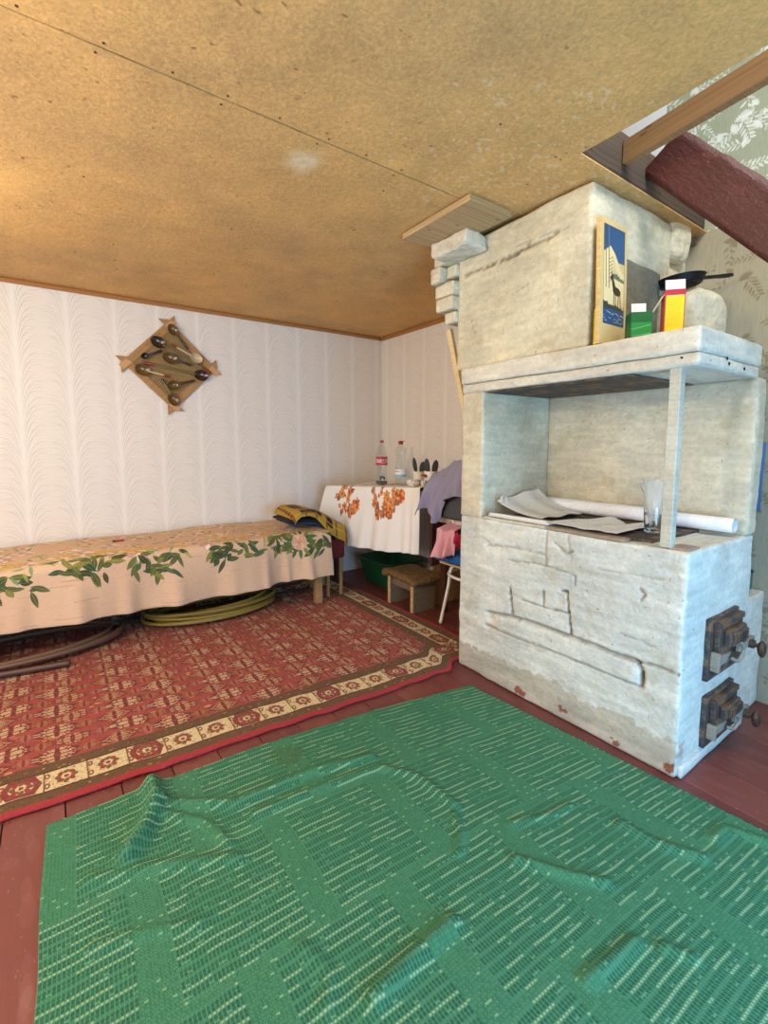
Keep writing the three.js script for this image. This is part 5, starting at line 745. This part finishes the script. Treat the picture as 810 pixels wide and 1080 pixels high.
// ------------------------------------------------------------------ things on the stove
{
  const Y = 1.5235;
  const pic = thing('picture_board', 'wooden picture board with a deer and snowy mountain leaning on the stove', 'picture');
  const art = canvasTex(400, 960, (g, w, h) => {
    g.fillStyle = '#d8bd84'; g.fillRect(0, 0, w, h); const r = rng(2); for (let k = 0; k < 160; k++) { g.globalAlpha = 0.12; g.strokeStyle = '#9a7a44'; g.beginPath(); const x = r() * w; g.moveTo(x, 0); g.lineTo(x + 6 * (r() - 0.5), h); g.stroke(); } g.globalAlpha = 1;
    const X0 = 40, X1 = 360, Y0 = 40, Y1 = 800, wd = X1 - X0; g.save(); g.beginPath(); g.rect(X0, Y0, wd, Y1 - Y0); g.clip();
    g.fillStyle = '#1d4f7c'; g.fillRect(X0, Y0, wd, 260); g.fillStyle = '#e2cf9c'; g.beginPath(); g.moveTo(X0, 250); g.lineTo(X0 + 100, 190); g.lineTo(X0 + 170, 240); g.lineTo(X1, 400); g.lineTo(X1, 640); g.lineTo(X0, 640); g.fill();
    g.strokeStyle = '#a48a58'; g.lineWidth = 3; for (let k = 0; k < 16; k++) { const x = X0 + 60 + r() * 240, y = 260 + r() * 130; g.beginPath(); g.moveTo(x, y); g.lineTo(x + 40, y + 40 + 30 * r()); g.stroke(); }
    g.fillStyle = '#5c6e54'; g.beginPath(); g.moveTo(X0 + 120, 430); for (let k = 0; k <= 20; k++) g.lineTo(X0 + 120 + k * 10, 400 - 26 * r() + k * 2); g.lineTo(X1, 450); g.fill();
    g.fillStyle = '#2c3a34'; g.beginPath(); g.moveTo(X0, 620); for (let k = 0; k <= 16; k++) g.lineTo(X0 + k * 20, 615 + 26 * r() + k * 2); g.lineTo(X1, 700); g.lineTo(X0, 700); g.fill();
    g.fillStyle = '#1c4a78'; g.fillRect(X0, 680, wd, 130); g.strokeStyle = '#c8dce0'; g.lineWidth = 4; for (let k = 0; k < 26; k++) { const x = X0 + r() * wd, y = 700 + r() * 95; g.beginPath(); g.moveTo(x, y); g.lineTo(x + 16 + 20 * r(), y + 3); g.stroke(); }
    g.strokeStyle = '#4a4434'; g.lineWidth = 10; for (const x of [X0 + 26, X0 + 70]) { g.beginPath(); g.moveTo(x, Y0); g.lineTo(x + 14, 520); g.stroke(); } g.strokeStyle = '#b0a884'; g.lineWidth = 4; g.beginPath(); g.moveTo(X0 + 72, Y0); g.lineTo(X0 + 78, 200); g.stroke(); g.strokeStyle = '#5a4c30'; g.lineWidth = 5; for (let k = 0; k < 7; k++) { g.beginPath(); g.moveTo(X0 + 74, 300 + k * 30); g.lineTo(X0 + 140, 270 + k * 26); g.stroke(); }
    g.fillStyle = '#3a2616'; g.beginPath(); g.ellipse(X0 + 205, 530, 62, 34, 0.12, 0, 7); g.fill(); g.beginPath(); g.moveTo(X0 + 150, 540); g.lineTo(X0 + 122, 440); g.lineTo(X0 + 150, 430); g.lineTo(X0 + 190, 505); g.fill(); g.beginPath(); g.ellipse(X0 + 126, 432, 26, 15, -0.5, 0, 7); g.fill(); g.beginPath(); g.moveTo(X0 + 130, 425); g.lineTo(X0 + 112, 378); g.lineTo(X0 + 144, 415); g.lineTo(X0 + 156, 376); g.lineTo(X0 + 152, 425); g.fill();
    g.strokeStyle = '#3a2616'; g.lineWidth = 11; for (const [a, b] of [[165, 158], [185, 190], [235, 226], [255, 268]]) { g.beginPath(); g.moveTo(X0 + a, 540); g.lineTo(X0 + b, 650); g.stroke(); }
    g.restore(); g.strokeStyle = '#2a3a40'; g.lineWidth = 4; g.strokeRect(X0, Y0, wd, Y1 - Y0);
  });
  const bw = 0.185, bh = 0.455; part('board', box(-bw / 2, bw / 2, 0, bh, -0.018, 0, 0.002), std({ map: rep(grainTex([218, 190, 130], [178, 144, 88], 71), 3, 3) }), pic);
  const face = grid(1, 1, (u, v) => [mix(-bw / 2 + 0.002, bw / 2 - 0.002, u), mix(0.003, bh - 0.003, v), 0.0006]); part('painting', face, std({ map: art, roughness: 0.4 }), pic, 'painted deer before blue sky and snowy mountain');
  pic.position.set(1.765, Y, -0.985); pic.rotation.x = -0.03;
  const card = thing('yellow_card', 'thin yellow card standing behind the picture board', 'card'); part('card', box(1.682, 1.71, Y, Y + 0.13, -1.016, -1.0075, 0.001), std({ color: 0xd8c23c }), card);

  const pack = (name, label, w, h, d, pos, ry, faces) => { // printed carton: front, side, open flap
    const o = thing(name, label, 'carton'); part('carton', box(-w / 2, w / 2, 0, h, -d / 2, d / 2, 0.0015), std({ color: faces.side, roughness: 0.5 }), o);
    part('front_print', grid(1, 1, (u, v) => [(u - 0.5) * w * 0.97, v * h * 0.985 + 0.001, d / 2 + 0.0005]), std({ map: faces.front, roughness: 0.45 }), o);
    if (faces.right) part('side_print', grid(1, 1, (u, v) => [w / 2 + 0.0005, v * h * 0.985 + 0.001, (0.5 - u) * d * 0.97]), std({ map: faces.right, roughness: 0.45 }), o);
    for (const f of faces.flaps) part('flap', sheet(6, 6, f, null, 0.0008), std({ color: 0xe4ddcc }), o, 'open pale flap');
    o.position.set(...pos); o.rotation.y = ry; return o;
  };
  const gF = canvasTex(256, 340, (g, w, h) => { g.fillStyle = '#14602c'; g.fillRect(0, 0, w, h); g.fillStyle = '#1f8a40'; g.fillRect(0, 120, w, 150); g.strokeStyle = '#8ac89a'; g.lineWidth = 5; g.beginPath(); g.moveTo(10, 200); g.lineTo(w - 10, 150); g.moveTo(10, 280); g.lineTo(w - 10, 250); g.stroke(); });
  const gS = canvasTex(200, 340, (g, w, h) => { g.fillStyle = '#146030'; g.fillRect(0, 0, w, h); g.fillStyle = '#0c4020'; g.fillRect(0, 0, w, 110); g.fillStyle = '#b8c8b4'; g.beginPath(); g.ellipse(100, 220, 66, 78, 0, 0, 7); g.fill(); g.fillStyle = '#141c18'; g.beginPath(); g.ellipse(100, 220, 54, 66, 0, 0, 7); g.fill(); });
  pack('green_carton', 'small green carton with white open flap next to the picture board', 0.072, 0.105, 0.06, [1.79, Y, -0.905], -0.75, { side: 0x14602c, front: gF, right: gS, flaps: [(u, v) => [-0.036 + 0.05 * u, 0.105 + 0.03 * v, 0.028 - 0.004 * v]] });
  const yF = canvasTex(256, 640, (g, w, h) => { g.fillStyle = '#e8e2d2'; g.fillRect(0, 0, w, h); g.fillStyle = '#b8283c'; g.fillRect(0, 0, w, 70); g.fillStyle = '#c03a30'; g.fillRect(0, 70, 12, h); g.fillRect(w - 12, 70, 12, h); g.fillStyle = '#e8c81e'; g.fillRect(10, 74, w - 20, 470); g.fillStyle = '#8a6a14'; const r = rng(3); for (let y = 110; y < 470; y += 26) { let x = 34; while (x < w - 50) { const L = 10 + 34 * r(); g.globalAlpha = 0.55; g.fillRect(x, y, Math.min(L, w - 40 - x), 7); x += L + 9; } } g.globalAlpha = 1; g.fillStyle = '#efe9dc'; g.fillRect(40, 548, w - 80, 80); g.fillStyle = '#30302c'; for (let x = 52; x < w - 52; x += 9) g.fillRect(x, 556, 2 + 4 * r(), 62); });
  pack('yellow_carton', 'tall yellow and red carton with open top flap beside the iron pan', 0.066, 0.178, 0.04, [1.86, Y, -0.82], -0.85, { side: 0xb24a3c, front: yF, flaps: [(u, v) => [-0.033 + 0.064 * u, 0.178 + 0.034 * v, 0.02 - 0.006 * v], (u, v) => [-0.033 - 0.04 * v, 0.165 - 0.07 * v, 0.018 - 0.036 * u]] });
  const po = thing('pink_ball', 'small round pink object behind the yellow carton', 'ornament'); const pg = new THREE.SphereGeometry(0.026, 18, 14); pg.scale(1, 0.95, 0.9); part('ball', pg, std({ color: 0xb8625c, roughness: 0.7 }), po); part('button', new THREE.SphereGeometry(0.008, 10, 8).translate(0, 0.024, 0), std({ color: 0x8a4440 }), po); po.position.set(1.945, Y + 0.0245, -0.79);
  const pan = thing('frying_pan', 'black cast iron frying pan lying on the plastered stove ledge', 'pan');
  part('pan_body', lathe([[0.001, 0.004], [0.09, 0], [0.098, 0.006], [0.112, 0.038], [0.116, 0.04], [0.108, 0.04], [0.093, 0.009], [0.001, 0.008]], 36), blackIron, pan);
  const hs = new THREE.Shape(); hs.moveTo(0.1, -0.014); hs.lineTo(0.19, -0.013); hs.quadraticCurveTo(0.26, -0.03, 0.272, 0); hs.quadraticCurveTo(0.26, 0.03, 0.19, 0.013); hs.lineTo(0.1, 0.014); const hh = new THREE.Path(); hh.ellipse ? hh.absellipse(0.235, 0, 0.022, 0.0085, 0, 6.283) : 0; hs.holes.push(hh);
  part('handle', new THREE.ExtrudeGeometry(hs, { depth: 0.008, bevelEnabled: true, bevelSize: 0.002, bevelThickness: 0.002, bevelSegments: 2 }).rotateX(-Math.PI / 2).translate(0, 0.03, 0), blackIron, pan);
  pan.position.set(2.24, 1.825, -0.96); pan.rotation.set(0, -0.65, 0.08, 'YXZ'); pan.scale.setScalar(0.8);

  // things on the hob
  const HY = 0.8085, paperTex = canvasTex(512, 512, (g, w, h) => { g.fillStyle = '#eef0f4'; g.fillRect(0, 0, w, h); const r = rng(21); for (let k = 0; k < 90; k++) { g.globalAlpha = 0.35; g.strokeStyle = ['#8f9cb4', '#f4f4f6', '#a8a8b0'][k % 3]; g.lineWidth = 1 + 4 * r(); const x = r() * w, y = r() * h; g.beginPath(); g.moveTo(x, y); g.bezierCurveTo(x + 50 * r(), y - 60 * r(), x + 80, y + 30, x + 110 * (r() - 0.2), y + 90 * r()); g.stroke(); } g.globalAlpha = 1; }), paper = std({ map: paperTex, roughness: 0.7 });
  const roll = (name, label, z0, z1, r, x) => { const o = thing(name, label, 'paper roll', 'paper rolls on the hob'); const sp = []; const N = 60; const g = grid(N, 10, (u, v) => { const a = u * 3 * 6.283, rr = r * (1 - 0.18 * (1 - u)); return [Math.cos(a) * rr, Math.sin(a) * rr, mix(z0, z1, v)]; }, (u, v) => [u * 3, v * 3]); part('paper', g, paper, o); o.position.set(x, HY + r + 0.001, 0); return o; };
  roll('paper_roll', 'long roll of pale printed wallpaper lying at the back of the hob', -1.5, -0.88, 0.034, 2.125); roll('paper_roll', 'short bluish wallpaper roll at the open end of the hob', -0.87, -0.665, 0.03, 2.12);
  const sh = thing('paper_sheet', 'flat sheet of pale wallpaper spread on the hob', 'paper'); part('sheet', sheet(50, 24, (u, v) => [mix(1.7, 2.03, v), HY + 0.004 + 0.012 * fbm(u * 5, v * 4, 3, 2) + 0.012 * Math.sin(u * 9) * v * v + (u < 0.1 ? 0 : 0), mix(-1.24, -0.9, u) + 0.1 * v * (1 - u)], (u, v) => [u * 1.5, v], 0.0012), std({ map: paperTex, color: 0xffffff, roughness: 0.7 }), sh);
  const cr = thing('curled_paper', 'stiff grey sheet curling up in the far corner of the hob', 'paper');
  part('sheet', sheet(40, 30, (u, v) => { const x = mix(1.76, 2.08, v), k = Math.pow(1 - u, 2.2); return [x, HY + 0.014 + 0.1 * k * (0.55 + 0.45 * v) + 0.004 * Math.sin(v * 12), mix(-1.53, -1.27, u)]; }, (u, v) => [u * 1.2, v * 1.6], 0.0015), std({ map: paperTex, color: 0xf8f4ea, roughness: 0.65 }), cr);
  part('round_knob', new THREE.TorusGeometry(0.021, 0.005, 8, 24).translate(1.78, 0.88, -1.505), std({ color: 0xcfc9bc }), cr);
  const bs = thing('baking_tray', 'narrow white enamel tray edge along the front of the hob', 'tray'); part('tray', box(1.69, 1.75, HY, HY + 0.012, -1.52, -1.19, 0.004), std({ color: 0xd2d0ca, roughness: 0.35 }), bs); part('rim', tube([[1.692, HY + 0.014, -1.51], [1.69, HY + 0.014, -1.35], [1.692, HY + 0.014, -1.2]], 0.004, 20, 8), std({ color: 0xe8e8e6, roughness: 0.35 }), bs);
  const gj = thing('glass_with_bag', 'drinking glass stuffed with a crumpled clear plastic bag on the hob', 'glass'); gj.position.set(1.88, HY + 0.004, -0.855);
  part('glass', lathe([[0.001, 0.006], [0.026, 0], [0.029, 0.004], [0.034, 0.1], [0.0325, 0.1], [0.0275, 0.008], [0.001, 0.009]], 28), clearThick, gj);
  const bag = lathe([[0.012, 0.03], [0.02, 0.06], [0.026, 0.1], [0.03, 0.13], [0.038, 0.165], [0.046, 0.19], [0.049, 0.195]], 40), bp = bag.attributes.position; for (let i = 0; i < bp.count; i++) { const x = bp.getX(i), y = bp.getY(i), z = bp.getZ(i), a = Math.atan2(z, x), k = 1 + 0.32 * (noise(Math.cos(a) * 3 + 5, Math.sin(a) * 3 + 5, y * 30) - 0.5) + 0.12 * Math.sin(a * 7 + y * 60); bp.setXYZ(i, x * k, y + 0.012 * Math.sin(a * 3), z * k); } bag.computeVertexNormals();
  part('plastic_bag', bag, phy({ color: 0xf2f2ee, transmission: 0.75, roughness: 0.2, thickness: 0, ior: 1.4 }), gj, 'crumpled clear plastic bag');
}
scene.traverse((o) => { if (o.isMesh) { o.castShadow = true; o.receiveShadow = true; } });
renderer.render(scene, camera);
